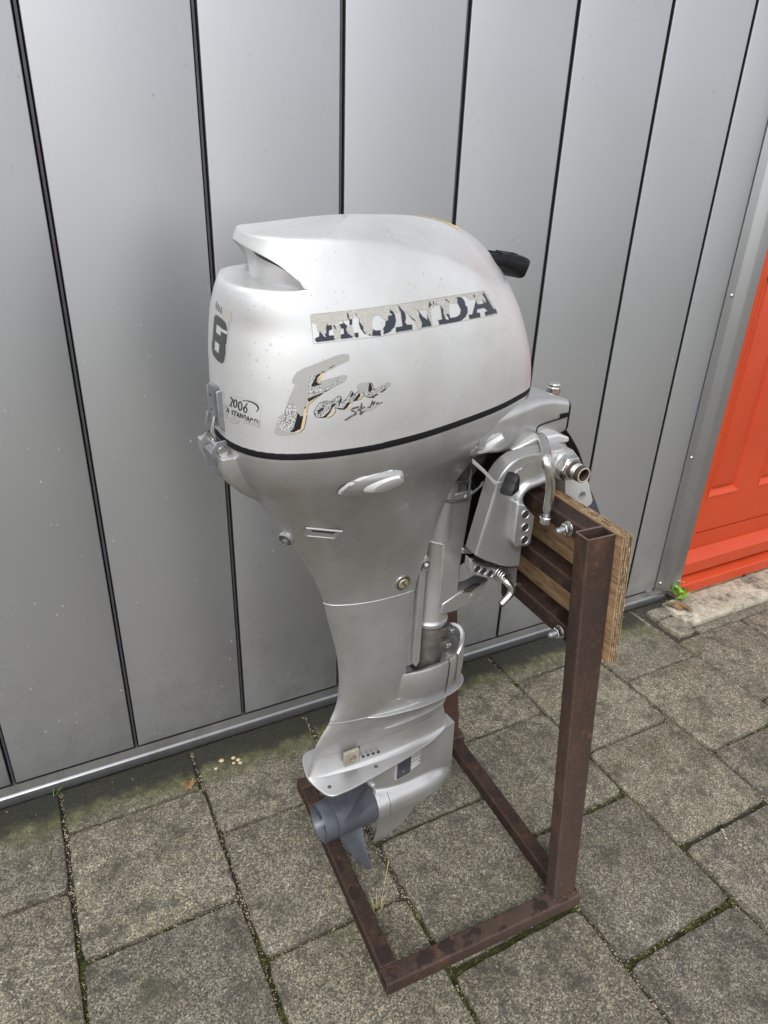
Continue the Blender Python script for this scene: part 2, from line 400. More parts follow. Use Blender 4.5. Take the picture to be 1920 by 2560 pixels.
def tube(path, r, n=14, bm=None, cap=True):
    bm = bm or bmesh.new(); path = [Vector(p) for p in path]; rings = []
    rr = r if isinstance(r, (list, tuple)) else [r]*len(path)
    up = None
    for i, p in enumerate(path):
        d = (path[min(i+1, len(path)-1)]-path[max(i-1, 0)]).normalized()
        if up is None: x, y, _ = frame_of(d)
        else:
            x = (up-d*up.dot(d)).normalized(); y = d.cross(x)
        up = x
        rings.append([bm.verts.new(p+(x*math.cos(k*2*math.pi/n)+y*math.sin(k*2*math.pi/n))*rr[i]) for k in range(n)])
    for a, b in zip(rings, rings[1:]):
        for k in range(n): bm.faces.new((a[k], a[(k+1) % n], b[(k+1) % n], b[k]))
    if cap: bm.faces.new(rings[0][::-1]); bm.faces.new(rings[-1])
    return bm
def loft(rings, bm=None, cap=(True, True), closed=True):
    bm = bm or bmesh.new(); V = [[bm.verts.new(tuple(p)) for p in rg] for rg in rings]; n = len(V[0])
    for a, b in zip(V, V[1:]):
        for k in range(n if closed else n-1): bm.faces.new((a[k], a[(k+1) % n], b[(k+1) % n], b[k]))
    if cap[0]: bm.faces.new(V[0][::-1])
    if cap[1]: bm.faces.new(V[-1])
    return bm
def hexnut(p, axis, r, h, bore=0):
    return lathe(p, axis, [(0, r*.93), (h*.12, r), (h*.88, r), (h, r*.93)], 6)
# ================================================================== SETTING
rnd = random.Random(7)
ground = fin('ground', ([(-60, -60, -.0135), (60, -60, -.0135), (60, 60, -.0135), (-60, 60, -.0135)], [(0, 1, 2, 3)]), 'soil', smooth=False, kind='structure')
pave = struct('pavement')

def tile_mesh(w, d, seed, chop=0):
    """one concrete paver, w x d, uneven worn arris"""
    r = random.Random(seed); pts = []
    cr_ = [(0, 0), (w, 0), (w, d), (0, d)]
    for i in range(4):
        (x0, y0), (x1, y1) = cr_[i], cr_[(i+1) % 4]; n = max(3, int(math.hypot(x1-x0, y1-y0)/.022))
        for k in range(n): pts.append((x0+(x1-x0)*k/n, y0+(y1-y0)*k/n, k == 0))
    cx, cy = w/2, d/2
    def ring(ins, z, jit, zj=0):
        o = []
        for x, y, c in pts:
            nx = mnoise.noise(Vector((x*30+seed, y*30, ins*50)))*jit; ny = mnoise.noise(Vector((x*30, y*30+seed*3, 5+ins*50)))*jit
            ix = min(max(x, ins+(.004 if c else 0)), w-ins-(.004 if c else 0)); iy = min(max(y, ins+(.004 if c else 0)), d-ins-(.004 if c else 0))
            o.append((ix+nx, iy+ny, z+r.uniform(-zj, zj)))
        return o
    bm = loft([ring(0, -.04, .002), ring(0, -.0045, .003), ring(.0018, -.0012, .003, .0006), ring(.005, 0, .0025, .0002)], cap=(False, True))
    return bm
TILES = []
def add_tile(x0, x1, y0, y1, seed, mat='paver', name='paving_tile', dz=None, rot=None):
    bm = tile_mesh(x1-x0, y1-y0, seed)
    me_o = fin(name, bm, mat, pave, ang=28)
    r = random.Random(seed*13+1)
    me_o.location = (x0, y0, (r.uniform(-.0016, .0016) if dz is None else dz))
    me_o.rotation_euler = (r.uniform(-.003, .003), r.uniform(-.003, .003), r.uniform(-.006, .006) if rot is None else rot)
    return me_o
g = .0038
def jx(k): return -.101+.303*k
seed = 1
proto = {}
for c in range(-5, 13):
    x0, x1 = jx(c), jx(c+1)
    if c <= 5: yt = -.003; first = -.1405 if c % 2 == 0 else -.283
    else: yt = -.203; first = -.508 if c % 2 == 0 else -.36
    if c == 2: first = -.148
    if c == 4: first = -.146
    ys = [yt]; y = first
    while y > -3.35: ys.append(y); y -= .3035
    for a, b in zip(ys, ys[1:]):
        seed += 1
        near = (-1.2 < b) and (-.5 < x0 < 2.3)
        gt = g; gb = g
        # wide moss filled joints in the near rows
        if c == 2 and abs(a+.7550) < .03: gt = .011
        if c == 3 and abs(a+.89) < .04: gt = .008
        if c == 3 and abs(a+.586) < .03: gt = .009
        if c == 4 and abs(a+.753) < .03: gt = .009
        if c == 0 and abs(a+.4475) < .03: gt = .006
        xl = g*(.9+.8*rnd.random()); xr = g*(.9+.8*rnd.random())
        if near or abs((a-b)-.3035) > .01:
            add_tile(x0+xl, x1-xr, b+gb, a-gt, seed)
        else:
            k = seed % 5
            if k not in proto:
                o = add_tile(x0+g, x1-g, b+g, a-g, 900+k); proto[k] = o
            else:
                o = proto[k].copy(); COL.objects.link(o); o.location = (x0+g, b+g, rnd.uniform(-.0015, .0015)); o.parent = pave
# stones beside the door
curb = struct('door_kerb')
def stone(name, x0, x1, y0, y1, z, seed, mat, parent):
    o = add_tile(x0, x1, y0, y1, seed, mat, name, dz=z, rot=0); o.parent = parent; return o
stone('slab', 1.838, 3.3, -.160, -.024, .006, 501, 'curb', curb)
stone('cobble', 1.752, 1.828, -.086, -.036, .002, 502, 'blue', curb)
stone('setting_stone', 1.748, 1.829, -.190, -.094, .000, 503, 'blue', curb)
stone('mortar_strip', 1.836, 3.6, -.199, -.164, -.006, 504, 'paver', curb)
for i, (a, b) in enumerate(((1.935, 1.995), (2.0, 2.27), (2.295, 2.52), (2.53, 2.76))):
    o = fin('plinth_brick', bx(a, b, -.022, .05, -.03, .022), 'anode' if i == 0 else 'rustdot', curb, bevel=.003)

# ---- moss and weeds in the joints
def moss():
    V, F = [], []
    r = random.Random(5)
    def tuft(x, y, s, z=-.011):
        for _ in range(r.randint(5, 8)):
            a = r.uniform(0, 6.283); h = r.uniform(.35, 1)*s*1.7; w_ = s*r.uniform(.22, .4); tx, ty = r.gauss(0, s*.6), r.gauss(0, s*.6)
            bx_, by = x+r.gauss(0, s*.45), y+r.gauss(0, s*.45); i = len(V)
            V.extend([(bx_-w_*math.cos(a), by-w_*math.sin(a), z), (bx_+w_*math.cos(a), by+w_*math.sin(a), z), (bx_+tx, by+ty, z+h)])
            F.append((i, i+1, i+2))
    def joint(x0, y0, x1, y1, wid, dens, thr):
        L = math.hypot(x1-x0, y1-y0); n = int(L*dens*1500)
        for _ in range(n):
            t = r.random(); x = x0+(x1-x0)*t; y = y0+(y1-y0)*t
            if mnoise.noise(Vector((x*9, y*9, 1.3)))+.35*mnoise.noise(Vector((x*40, y*40, 4))) < thr: continue
            nx, ny = -(y1-y0)/L, (x1-x0)/L; o = r.gauss(0, wid*.45)
            tuft(x+nx*o, y+ny*o, r.uniform(.0018, .0038))
    for k in range(-2, 9):
        joint(jx(k), -1.15, jx(k), -.0 if k < 6 else -.2, .005, 1, .20)
    for c in range(-2, 8):
        first = -.1405 if c % 2 == 0 else -.283
        if c == 2: first = -.148
        if c == 4: first = -.146
        if c > 5: first = -.508 if c % 2 == 0 else -.36
        y = first
        while y > -1.2:
            joint(jx(c), y, jx(c+1), y, .004, 1, .17); y -= .3035
    joint(jx(2), -.764, jx(3), -.762, .009, 2.6, -.4)
    joint(jx(3), -.895, jx(4), -.894, .007, 2.2, -.35)
    joint(jx(3), -.592, jx(4), -.592, .007, 2.2, -.3)
    joint(jx(0), -.451, jx(0)+.09, -.451, .006, 2.2, -.5)
    joint(jx(0), -.60, jx(0), -.44, .006, 2, -.4)
    joint(jx(1), -.75, jx(1), -.45, .009, 2, -.2)
    joint(jx(2), -.95, jx(2), -.60, .006, 2, -.3)
    joint(jx(4), -.62, jx(4), -.45, .006, 2, -.3)
    joint(jx(2), -.451, jx(3), -.451, .004, 2, -.1)
    joint(-1.2, -.010, 1.75, -.010, .006, .7, -.1)
    fin('moss', (V, F), 'moss', smooth=False, kind='stuff', label='green moss growing in the joints between the paving tiles', category='moss')
moss()
def grit():
    """loose sand grains and small pebbles in joints and on the tiles"""
    bm = bmesh.new(); r = random.Random(11)
    base = [(1, 0, 0), (-1, 0, 0), (0, 1, 0), (0, -1, 0), (0, 0, 1), (0, 0, -.3)]
    fc = [(0, 2, 4), (2, 1, 4), (1, 3, 4), (3, 0, 4), (2, 0, 5), (1, 2, 5), (3, 1, 5), (0, 3, 5)]
    def grain(x, y, z, s):
        a = r.uniform(0, 6.28); sx, sy, sz = s*r.uniform(.7, 1.2), s*r.uniform(.6, 1), s*r.uniform(.4, .7)
        vs = [bm.verts.new((x+(p[0]*sx*math.cos(a)-p[1]*sy*math.sin(a)), y+(p[0]*sx*math.sin(a)+p[1]*sy*math.cos(a)), z+p[2]*sz)) for p in base]
        for f in fc: bm.faces.new([vs[i] for i in f])
    for k in range(-2, 9):
        for _ in range(650): grain(jx(k)+r.gauss(0, .004), r.uniform(-1.2, -.01), -.009, r.uniform(.0007, .0022))
    for c in range(-2, 8):
        first = -.1405 if c % 2 == 0 else -.283
        y = first
        while y > -1.2:
            for _ in range(120): grain(r.uniform(jx(c), jx(c+1)), y+r.gauss(0, .003), -.009, r.uniform(.0007, .002))
            y -= .3035
    for _ in range(260): grain(r.uniform(-.6, 2.6), -abs(r.gauss(0, .5))-.02, .0008, r.uniform(.0008, .002))
    fin('grit', bm, 'pebble', smooth=False, kind='stuff', label='loose sand grains and grit scattered over the paving', category='grit')
grit()
def pebble(x, y, s, lab):
    bm = bmesh.new(); bmesh.ops.create_icosphere(bm, subdivisions=2, radius=s)
    for v in bm.verts:
        v.co *= 1+.25*mnoise.noise(v.co*(2/s)+Vector((x*50, y*50, 0))); v.co.z *= .55; v.co.x *= 1.2
    o = fin('pebble', bm, 'pebble', ang=60); o.location = (x, y, s*.35); o['label'] = lab; o['category'] = 'pebble'; o['group'] = 'pebbles by the cracked tile near the wall'
for x, y, s, lab in ((.262, -.078, .0055, 'pale tan pebble near the wall, largest of its cluster left of the leg'), (.291, -.082, .0048, 'round cream pebble nearest the wall in the cluster left of the leg'), (.300, -.093, .005, 'whitish pebble between two others in the cluster near the wall'), (.302, -.104, .0045, 'cream pebble farthest from the wall in the cluster left of the leg'), (.243, -.097, .004, 'small lone tan pebble left of the pebble cluster near the wall'), (.287, -.098, .0038, 'smallest pale pebble at the left edge of the tight pebble cluster')):
    pebble(x, y, s, lab)
# dry straw of grass with tuft
def grass_tuft(x, y, n, h, mat, name, label, spread=.35, seed=3, extra=None):
    r = random.Random(seed); V, F = [], []
    for k in range(n):
        a = r.uniform(0, 6.283); hh = h*r.uniform(.4, 1); lean = r.uniform(.2, spread+.5); w_ = .0009
        px, py = x+r.gauss(0, .008), y+r.gauss(0, .006); i = len(V)
        for t in (0, .35, .7, 1):
            q = lean*hh*t*t; ww = w_*(1-t*.85)
            cx_, cy_, cz_ = px+math.cos(a)*q, py+math.sin(a)*q, -.008+hh*t*(1-.25*t*lean)
            V.extend([(cx_-ww*math.sin(a), cy_+ww*math.cos(a), cz_), (cx_+ww*math.sin(a), cy_-ww*math.cos(a), cz_)])
        for s in range(3): F.append((i+2*s, i+2*s+1, i+2*s+3, i+2*s+2))
    if extra:
        i = len(V)
        for t in np.linspace(0, 1, 7):
            p = Vector(extra[0]).lerp(Vector(extra[1]), float(t)); V.extend([tuple(p+Vector((-.0008, 0, 0))), tuple(p+Vector((.0008, .0004, 0)))])
        for s in range(6): F.append((i+2*s, i+2*s+1, i+2*s+3, i+2*s+2))
    o = fin(name, (V, F), mat, smooth=False, label=label, category='grass tuft'); return o
grass_tuft(.437, -.588, 34, .034, 'straw', 'grass_tuft', 'small yellowed grass tuft with one tall straw in the joint under the propeller', extra=((.447, -.585, -.005), (.475, -.56, .085)))
grass_tuft(-.098, -.018, 5, .055, 'leaf', 'grass_tuft', 'thin green grass blades at the foot of the wall on the left', seed=9)
def leafshape(name, pts, loc, rot, mat, label, cat, k=1):
    me = bmesh.new(); c0 = me.verts.new((0, 0, .004*k)); vs = [me.verts.new((x*k, y*k, .0035*k*math.sin(i*1.7))) for i, (x, y) in enumerate(pts)]
    for i in range(len(vs)): me.faces.new((c0, vs[i], vs[(i+1) % len(vs)]))
    o = fin(name, me, mat, ang=70); o.location = loc; o.rotation_euler = rot
    if label: o['label'] = label; o['category'] = cat
    return o
lobed = [(.02, 0), (.013, .006), (.018, .016), (.008, .013), (.002, .024), (-.005, .013), (-.015, .014), (-.011, .005), (-.02, -.002), (-.01, -.006), (-.009, -.017), (.0, -.011), (.009, -.018), (.011, -.006)]
leafshape('dry_leaf', lobed, (.166, -.125, .008), (.3, .5, .4), 'leafdry', 'curled dry brown leaf at the tile corner left of the motor', 'leaf', .8)
leafshape('dry_leaf', lobed, (.178, -.122, .007), (-.4, .3, 1.9), 'leafdry', 'crumpled brown leaf scrap beside a green blade left of the motor', 'leaf', .7)
grass_tuft(.165, -.112, 3, .03, 'leaf', 'grass_tuft', 'single green sprout behind the dry brown leaf at the tile corner', seed=4)
sp = thing('seedling', 'green leafy seedling sprouting at the foot of the red door', 'plant', (1.90, -.035, .0))
for i, (p, r_, m, k) in enumerate((((.0, 0, .055), (.5, .4, .2), 'leaf', 1.2), ((.035, .0, .04), (.3, .9, 1.4), 'leaf', 1.0), ((-.022, -.005, .05), (.9, -.3, 2.4), 'leaf', 1.0), ((.012, -.012, .03), (.7, .2, 3.9), 'leaf', 1.1), ((.01, .006, .078), (.2, .5, .8), 'straw', .8))):
    o = leafshape('leaf', lobed, p, r_, m, None, None, k); o.parent = sp
    fin('stem', tube([(0, 0, 0), (p[0]*.4, p[1]*.4, p[2]*.6), p], .0008, 6), 'leaf', sp)
for (x, y, a, lab) in ((1.866, -.078, .4, 'larger dry orange brown leaf lying below the green seedling'), (1.884, -.098, 1.7, 'lowest dry brown leaf on the pale slab by the door'), (1.85, -.055, 2.6, 'dry brown leaf tucked under the grey corner trim')):
    leafshape('dry_leaf', lobed, (x, y, .018), (.35, -.25, a), 'leafdry', lab, 'leaf', 1.15)
# white paint splashes on the right hand tile
def splash(cx, cy, s, seed):
    r = random.Random(seed); n = 14
    return [(cx+s*(1+.45*r.uniform(-1, 1))*math.cos(k*6.283/n)*.6, cy+s*(1+.45*r.uniform(-1, 1))*math.sin(k*6.283/n)) for k in range(n)]
bm = bmesh.new()
SPL = [(1.233, -.768, .0060), (1.228, -.776, .0035), (1.221, -.785, .0045), (1.219, -.798, .0030), (1.246, -.794, .0035), (1.244, -.803, .0050), (1.236, -.812, .0055), (1.250, -.813, .0045), (1.238, -.823, .0060), (1.234, -.833, .0045), (1.250, -.826, .0025), (1.238, -.873, .0110), (1.230, -.882, .0050), (1.226, -.779, .0025), (1.241, -.787, .0020)]
for i, (x, y, s) in enumerate(SPL): prism(splash(x, y, s*.75, i), .0005, .0026, 'xy', bm)
fin('paint_splash', bm, 'curb', pave, smooth=False)

# ================================================================== CLADDING WALL
wall = thing('cladding_wall', 'grey metal clad wall of tall vertical panels behind the outboard motor', 'wall', (0, 0, 0))
def seam(k): return .0786+.2668*k
gw = .0055
H = 4.2
def panel_mesh(wd):
    # front sheet with turned, rounded edges
    prof = [(0, .0034), (0, .0020), (.0006, .0006), (.0020, 0), (wd-.0020, 0), (wd-.0006, .0006), (wd, .0020), (wd, .0034)]
    return loft([[(x, y, .057) for x, y in prof], [(x, y, .0575) for x, y in prof], [(x, y, H) for x, y in prof]], cap=(True, True))
first = None
for k in range(-9, 6):
    if first is None:
        first = fin('panel', panel_mesh(.2668-2*gw), 'panel', wall, ang=60); o = first
    else:
        o = first.copy(); COL.objects.link(o); o.parent = wall
    o.location = (seam(k)+gw, 0, 0)
o = fin('panel', panel_mesh(1.8155-seam(6)-gw), 'panel', wall, ang=60); o.location = (seam(6)+gw, 0, 0)
fs = None
for k in range(-9, 7):
    if fs is None: fs = fin('joint_strip', bx(-.0022, .0028, .0085, .016, .045, H), 'tongue', wall, bevel=.0006); o = fs
    else: o = fs.copy(); COL.objects.link(o); o.parent = wall
    o.location = (seam(k), 0, 0)
for k in range(-9, 7):
    x0_, x1_ = seam(k)+gw, (seam(k+1)-gw if k < 6 else 1.8155)
    if k == -9: fb = fin('panel_core', bx(0, x1_-x0_, .0036, .0160, .058, H), 'gap', wall, smooth=False); o = fb
    elif k == 6: o = fin('panel_core', bx(0, x1_-x0_, .0036, .0160, .058, H), 'gap', wall, smooth=False)
    else: o = fb.copy(); COL.objects.link(o); o.parent = wall
    o.location = (x0_, 0, 0)
fin('backing_sheet', bx(-2.5, 1.80, .0165, .04, .03, H), 'gap', wall, smooth=False)
# bottom flashing
pr = [(.034, .001), (-.006, .001), (-.0068, .003), (-.0066, .0215), (-.0058, .0242), (-.0035, .0260), (-.0005, .0275), (.0045, .047), (.034, .047)]
fin('bottom_flashing', loft([[(x, y, z) for y, z in pr] for x in (-2.5, 1.868)]), 'rail', wall, ang=25)
fin('flashing_end', bx(1.869, 1.884, -.004, .03, .001, .043), 'rail', wall, bevel=.0015)
# corner trim
pr = [(1.8175, .01), (1.8175, -.0032), (1.8195, -.0042), (1.8475, -.0045), (1.8505, -.006), (1.8525, -.0085), (1.872, -.0235), (1.8755, -.0250), (1.913, -.0250), (1.9155, -.0235), (1.916, -.021), (1.916, .06)]
fin('corner_trim', loft([[(x, y, z) for x, y in pr] for z in (.044, H)], closed=False, cap=(False, False)), 'rail', wall, ang=30)
for z in (.075, .545, 1.045, 1.55, 2.05):
    bm = lathe((1.838, -.0042, z), (0, -1, 0), [(0, .0062), (.0012, .006), (.0030, .0042), (.0038, .001)], 18)
    fin('rivet', bm, 'chrome', wall, ang=50)
# wall beyond the door
fin('panel', bx(2.98, 6, -.0, .06, .0, H), 'panel', wall)
fin('panel', bx(1.92, 2.978, .001, .06, 2.2, H), 'panel', wall)
# rain drops clinging to the sheets
def drops(n, region, yf, seed, smin=.0008, smax=.0021):
    bm = bmesh.new(); r = random.Random(seed)
    for _ in range(n):
        x = r.uniform(*region[0]); z = r.uniform(*region[1])
        u = ((x-seam(0))/.2668) % 1
        if min(u, 1-u) < .04 and x < 1.8: continue
        s = r.uniform(smin, smax)*(1.0 if r.random() < .85 else 1.25)
        rings = []
        for i in range(4):
            t = i/3*math.pi/2; rr = s*math.cos(t); h = s*.42*math.sin(t)
            rings.append([(x+rr*math.cos(a)*.8, yf-h-.0001*0, z+rr*math.sin(a)*(1.35 if math.sin(a) > 0 else 1.0)-.25*h) for a in np.linspace(0, 6.283, 11)[:-1]])
        loft(rings, bm, cap=(False, True))
    return bm
fin('water_drops', drops(520, ((-.9, 1.9), (.06, 1.9)), 0, 3, .0010, .0027), 'drop', wall, ang=80, kind='stuff')

# ================================================================== RED DOOR
door = thing('red_door', 'glossy orange red panelled door in the grey clad wall at right', 'door', (0, 0, 0))
X0, X1 = 1.9165, 2.978
fin('door_sill', loft([[(x, y, z) for y, z in ((.06, .014), (-.022, .012), (-.024, .014), (-.024, .048), (-.021, .052), (.06, .078))] for x in (X0, X1)]), 'red', door, ang=25, bevel=.001)
fin('weather_board', loft([[(x, y, z) for y, z in ((.04, .083), (-.004, .079), (-.008, .083), (-.010, .128), (-.006, .134), (.028, .156), (.04, .156))] for x in (X0+.012, X1)]), 'red', door, ang=25, bevel=.001)
# leaf with a routed groove and sunk panels
bm = bmesh.new()
def bar(x0, x1, z0, z1, y0=.03, y1=.05): box(bm, x0, x1, y0, y1, z0, z1)
PX = [(2.014+.264*i, 2.014+.264*i+.166) for i in range(4)]
rows = [(.355, 1.095), (1.235, 1.98)]
bar(X0, X1, .157, .2165); bar(X0, X0+.09, .2165, .2225); bar(X0+.09, X1, .2165, .2225, .037); bar(X0, X1, .2225, rows[0][0])
bar(X0, X1, rows[0][1], rows[1][0]); bar(X0, X1, rows[1][1], 2.2)
for (z0, z1) in rows:
    xs = [X0]+[v for p in PX for v in p]+[X1]
    for i in range(0, len(xs), 2):
        if xs[i+1] > xs[i]: bar(xs[i], xs[i+1], z0, z1)
box(bm, X0, X1, .0505, .07, .05, 2.2)
fin('door_leaf', bm, 'red', door, smooth=False)
for (x0, x1) in PX:
    for (z0, z1) in rows:
        def rr(i, y): return [(x0+i, y, z0+i), (x1-i, y, z0+i), (x1-i, y, z1-i), (x0+i, y, z1-i)]
        fin('moulding', loft([rr(-.002, .032), rr(.0, .0275), rr(.005, .0268), rr(.008, .030), rr(.013, .0335), rr(.020, .043), rr(.022, .047)], cap=(False, False)), 'red', door, ang=20)
        fin('door_panel', loft([rr(.021, .0475), rr(.030, .0465), rr(.036, .0375), rr(.040, .0365)], cap=(False, True)), 'red', door, ang=20)
# ================================================================== STEEL STAND
stand = thing('steel_stand', 'rusty brown welded steel motor stand with plywood transom board', 'stand', (.378, -.745, 0), R(-2.4))
LN = .105
def lean(p, q, z): return (p-LN*(z-.035), q, z)
def hollow(bm, p0, p1, q0, q1, z0, z1, ax, wall_=.003, f=None, depth=.05):
    """square tube with an open end; ax: 'z' open on top, 'p' open at low p"""
    f = f or (lambda *a: a)
    def ring(e0, e1, e2, e3, t):
        if ax == 'z': P = [(e0, e2, t), (e1, e2, t), (e1, e3, t), (e0, e3, t)]
        else: P = [(t, e0, e2), (t, e1, e2), (t, e1, e3), (t, e0, e3)]
        return P
    def rnd_(a0, a1, b0, b1, r):
        o = []
        for (cx_, cy_, s) in ((a1-r, b0+r, -90), (a1-r, b1-r, 0), (a0+r, b1-r, 90), (a0+r, b0+r, 180)):
            for k in range(5): t = R(s+k*22.5); o.append((cx_+r*math.cos(t), cy_+r*math.sin(t)))
        return o
    if ax == 'z': A = (p0, p1, q0, q1); t0, t1 = z0, z1
    else: A = (q0, q1, z0, z1); t0, t1 = p1, p0
    s = 1 if t1 > t0 else -1
    out = rnd_(*A, .004); inn = rnd_(A[0]+wall_, A[1]-wall_, A[2]+wall_, A[3]-wall_, .0025)
    def at(L, t): return [f(u, v, t) if ax == 'z' else f(t, u, v) for u, v in L]
    loft([at(out, t0), at(out, t1-s*.0006), at([(u*.999+.001*(A[0]+A[1])/2, v*.999+.001*(A[2]+A[3])/2) for u, v in out], t1), at(inn, t1), at(inn, t1-s*depth)], bm)
    return bm
B = .033
fin('base_rail', hollow(bmesh.new(), 0, .430, 0, B, .002, .035, 'p'), 'rust', stand, ang=30)
fin('base_rail', hollow(bmesh.new(), 0, .440, .472, .472+B, .002, .035, 'p'), 'rust', stand, ang=30)
fin('base_rail', bx(0.0005, B, B+.0005, .4715, .002, .0345), 'rust', stand, bevel=.004, bseg=3)
fin('base_rail', bx(.394, .427, B+.0005, .4715, .002, .0345), 'rust', stand, bevel=.004, bseg=3)
for q in (.012, .473):
    o = fin('post', hollow(bmesh.new(), .372, .425, q, q+.030, .0355, .866, 'z', f=lean, depth=.25), 'rust' if q < .1 else 'rustred', stand, ang=30)
    if q < .1:
        def rl(i, z): return [lean(*v, z) for v in [(.372+i+r0*(1-math.cos(a)) if sx < 0 else .425-i-r0*(1-math.cos(a)), (q+i+r0*(1-math.sin(a))) if sy < 0 else (q+.030-i-r0*(1-math.sin(a)))) for r0 in (max(.0012, .004-i),) for sx, sy, aa in ((1, 1, (0, 1, 2)), (-1, 1, (2, 1, 0)), (-1, -1, (0, 1, 2)), (1, -1, (2, 1, 0))) for a in [k*math.pi/4 for k in aa]]]
        fin('cut_rim', loft([rl(.0001, .8655), rl(.0001, .8664), rl(.0030, .8664), rl(.0030, .8655)], cap=(False, False)), 'cutedge', stand, ang=30)  # cut rim in a paler colour that paints in its highlight
for (z0, z1) in ((.8385, .8665), (.739, .768), (.643, .674)):
    fin('cross_rail', bx(.390, .4242, .0425, .4725, z0, z1, f=lambda p, q, z: lean(p, q, z)), 'rust', stand, bevel=.0035, bseg=3)
# weld beads
def bead(pts, r, seed):
    r_ = random.Random(seed); P = cr(pts, 14); return tube(P, [r*(.75+.5*r_.random()) for _ in P], 8)
fin('weld', bead([(.372, .011, .0365), (.40, .0105, .0365), (.425, .011, .0365), (.4265, .03, .0365)], .0028, 1), 'rust', stand)
fin('weld', bead([(.3708, .013, .0365), (.3705, .028, .0365), (.372, .043, .0365)], .0026, 2), 'rust', stand)
fin('weld', bead([(.002, B, .035), (.017, B+.0005, .0352), (B, B, .035)], .002, 3), 'rust', stand)
# plywood board: two sheets of plies
ply = thing('plywood_board', 'tmp', 'board'); bpy.data.objects.remove(ply)
pb = bpy.data.objects.new('plywood_board', None); COL.objects.link(pb); pb.parent = stand
def plyf(p, q, z): return lean(p, q, z)
zt, zb, q0, q1 = .868, .634, -.001, .512
# faces (wood grain) as the outer veneers, edges as separate plies standing uneven
plies = [(.4245, .4265, 'wood'), (.4265, .4290, 'edge_dark'), (.4290, .4312, 'edge_light'), (.4312, .4334, 'edge_dark'), (.4334, .4356, 'edge_light'), (.4356, .4380, 'edge_dark'), (.4380, .4402, 'edge_light'), (.4402, .4424, 'edge_dark'), (.4424, .4446, 'edge_light')]
for i, (a, b, m) in enumerate(plies):
    r_ = random.Random(i+40); bm = bmesh.new()
    inset = {0: 0.0, 8: .0012}.get(i, r_.uniform(-.0004, .0010)); 
    n = 44
    def edge(side):
        o = []
        for k in range(n+1):
            t = k/n; o.append(t)
        return o
    pts = []
    rough = .0006 if i == 0 else .0011
    def nz(a_, b_): return rough*mnoise.noise(Vector((a_*60+i*9, b_*60, i)))*2
    for k in range(n): z = zb+(zt-zb)*k/n; pts.append((q0+inset+nz(z, 1), z))
    for k in range(n): q = q0+(q1-q0)*k/n; pts.append((q, zt-inset*.7+nz(q, 2)))
    pts.append((q1, zt)); pts.append((q1, zb))
    for k in range(n-1, 0, -1): q = q0+(q1-q0)*k/n; pts.append((q, zb+nz(q, 3)))
    A = [bm.verts.new(plyf(a, q, z)) for q, z in pts]; Bv = [bm.verts.new(plyf(b, q, z)) for q, z in pts]
    bm.faces.new(A[::-1]); bm.faces.new(Bv)
    for k in range(len(pts)): bm.faces.new((A[k], A[(k+1) % len(pts)], Bv[(k+1) % len(pts)], Bv[k]))
    fin('ply_layer', bm, m, pb, smooth=False)
for (q, z) in ((.076, .852), (.077, .656), (.40, .852), (.40, .656)):
    c0 = lean(.390, q, z); ax = Vector((-1, 0, -LN)).normalized()
    bo = bpy.data.objects.new('bolt', None); COL.objects.link(bo); bo.parent = stand
    fin('washer', lathe(Vector(c0), ax, [(0, .0115), (.0015, .0115)], 24), 'chrome', bo, bevel=.0003)
    fin('nut', hexnut(Vector(c0)+ax*.0016, ax, .0098, .0085), 'chrome', bo, ang=25, bevel=.0004)
    fin('thread', lathe(Vector(c0)+ax*.010, ax, [(0, .0048)]+[(.001+i*.001, .0052 if i % 2 else .0044) for i in range(11)]+[(.013, .0035)], 16), 'latch', bo, ang=20)
PHI0 = -20
# ================================================================== OUTBOARD MOTOR (local frame: x fore, y lateral (camera side negative), z up)
TH = R(4); MO = Vector((.34, -.513, 0))
motor = thing('outboard_motor', 'silver four-stroke outboard motor hanging on the rusty stand, with torn side stickers', 'outboard motor', MO, TH)
def WL(x, y, z):
    d = Vector((x, y, z))-MO; c_, s_ = math.cos(TH), math.sin(TH)
    return (d.x*c_+d.y*s_, -d.x*s_+d.y*c_, z)
near_pts = [(-.1375, 0), (-.139, -.03), (-.137, -.057), (-.130, -.082), (-.117, -.104), (-.097, -.121), (-.068, -.133), (-.028, -.140), (.026, -.1415), (.095, -.132), (.172, -.112), (.262, -.083), (.332, -.052), (.368, -.033), (.390, -.014), (.396, 0)]
NS = 15
half = cr(near_pts, 12)
def resample(P, n):
    P = [np.array(p) for p in P]; d = [0]
    for a, b in zip(P, P[1:]): d.append(d[-1]+np.linalg.norm(b-a))
    t = np.linspace(0, d[-1], n); X = np.interp(t, d, [p[0] for p in P]); Y = np.interp(t, d, [p[1] for p in P]); return list(zip(X, Y))
NH = 110
BASE = resample(half, NH)            # near half outline, rear centre -> front tip
def full(pts):                        # closed loop from half outline
    far = [(a, -b) for a, b in pts[1:-1]][::-1]
    return list(pts)+far
def interp(tab, z):
    return np.interp(z, [r[0] for r in tab], [r[1] for r in tab])
AR = [(1.02, -.1375), (1.06, -.139), (1.11, -.1375), (1.15, -.133), (1.185, -.126), (1.208, -.116), (1.225, -.107), (1.243, -.095), (1.257, -.090), (1.28, -.08)]
AF = [(1.02, .394), (1.05, .391), (1.08, .382), (1.11, .369), (1.14, .354), (1.17, .334), (1.195, .314), (1.215, .292), (1.235, .262), (1.26, .22)]
AW = [(1.02, .1405), (1.06, .1425), (1.10, .1415), (1.14, .1375), (1.18, .131), (1.215, .1235), (1.245, .115), (1.26, .110)]
def sm(tab, z):   # smoothed interpolation
    return (interp(tab, z-.008)+interp(tab, z)+interp(tab, z+.008))/3
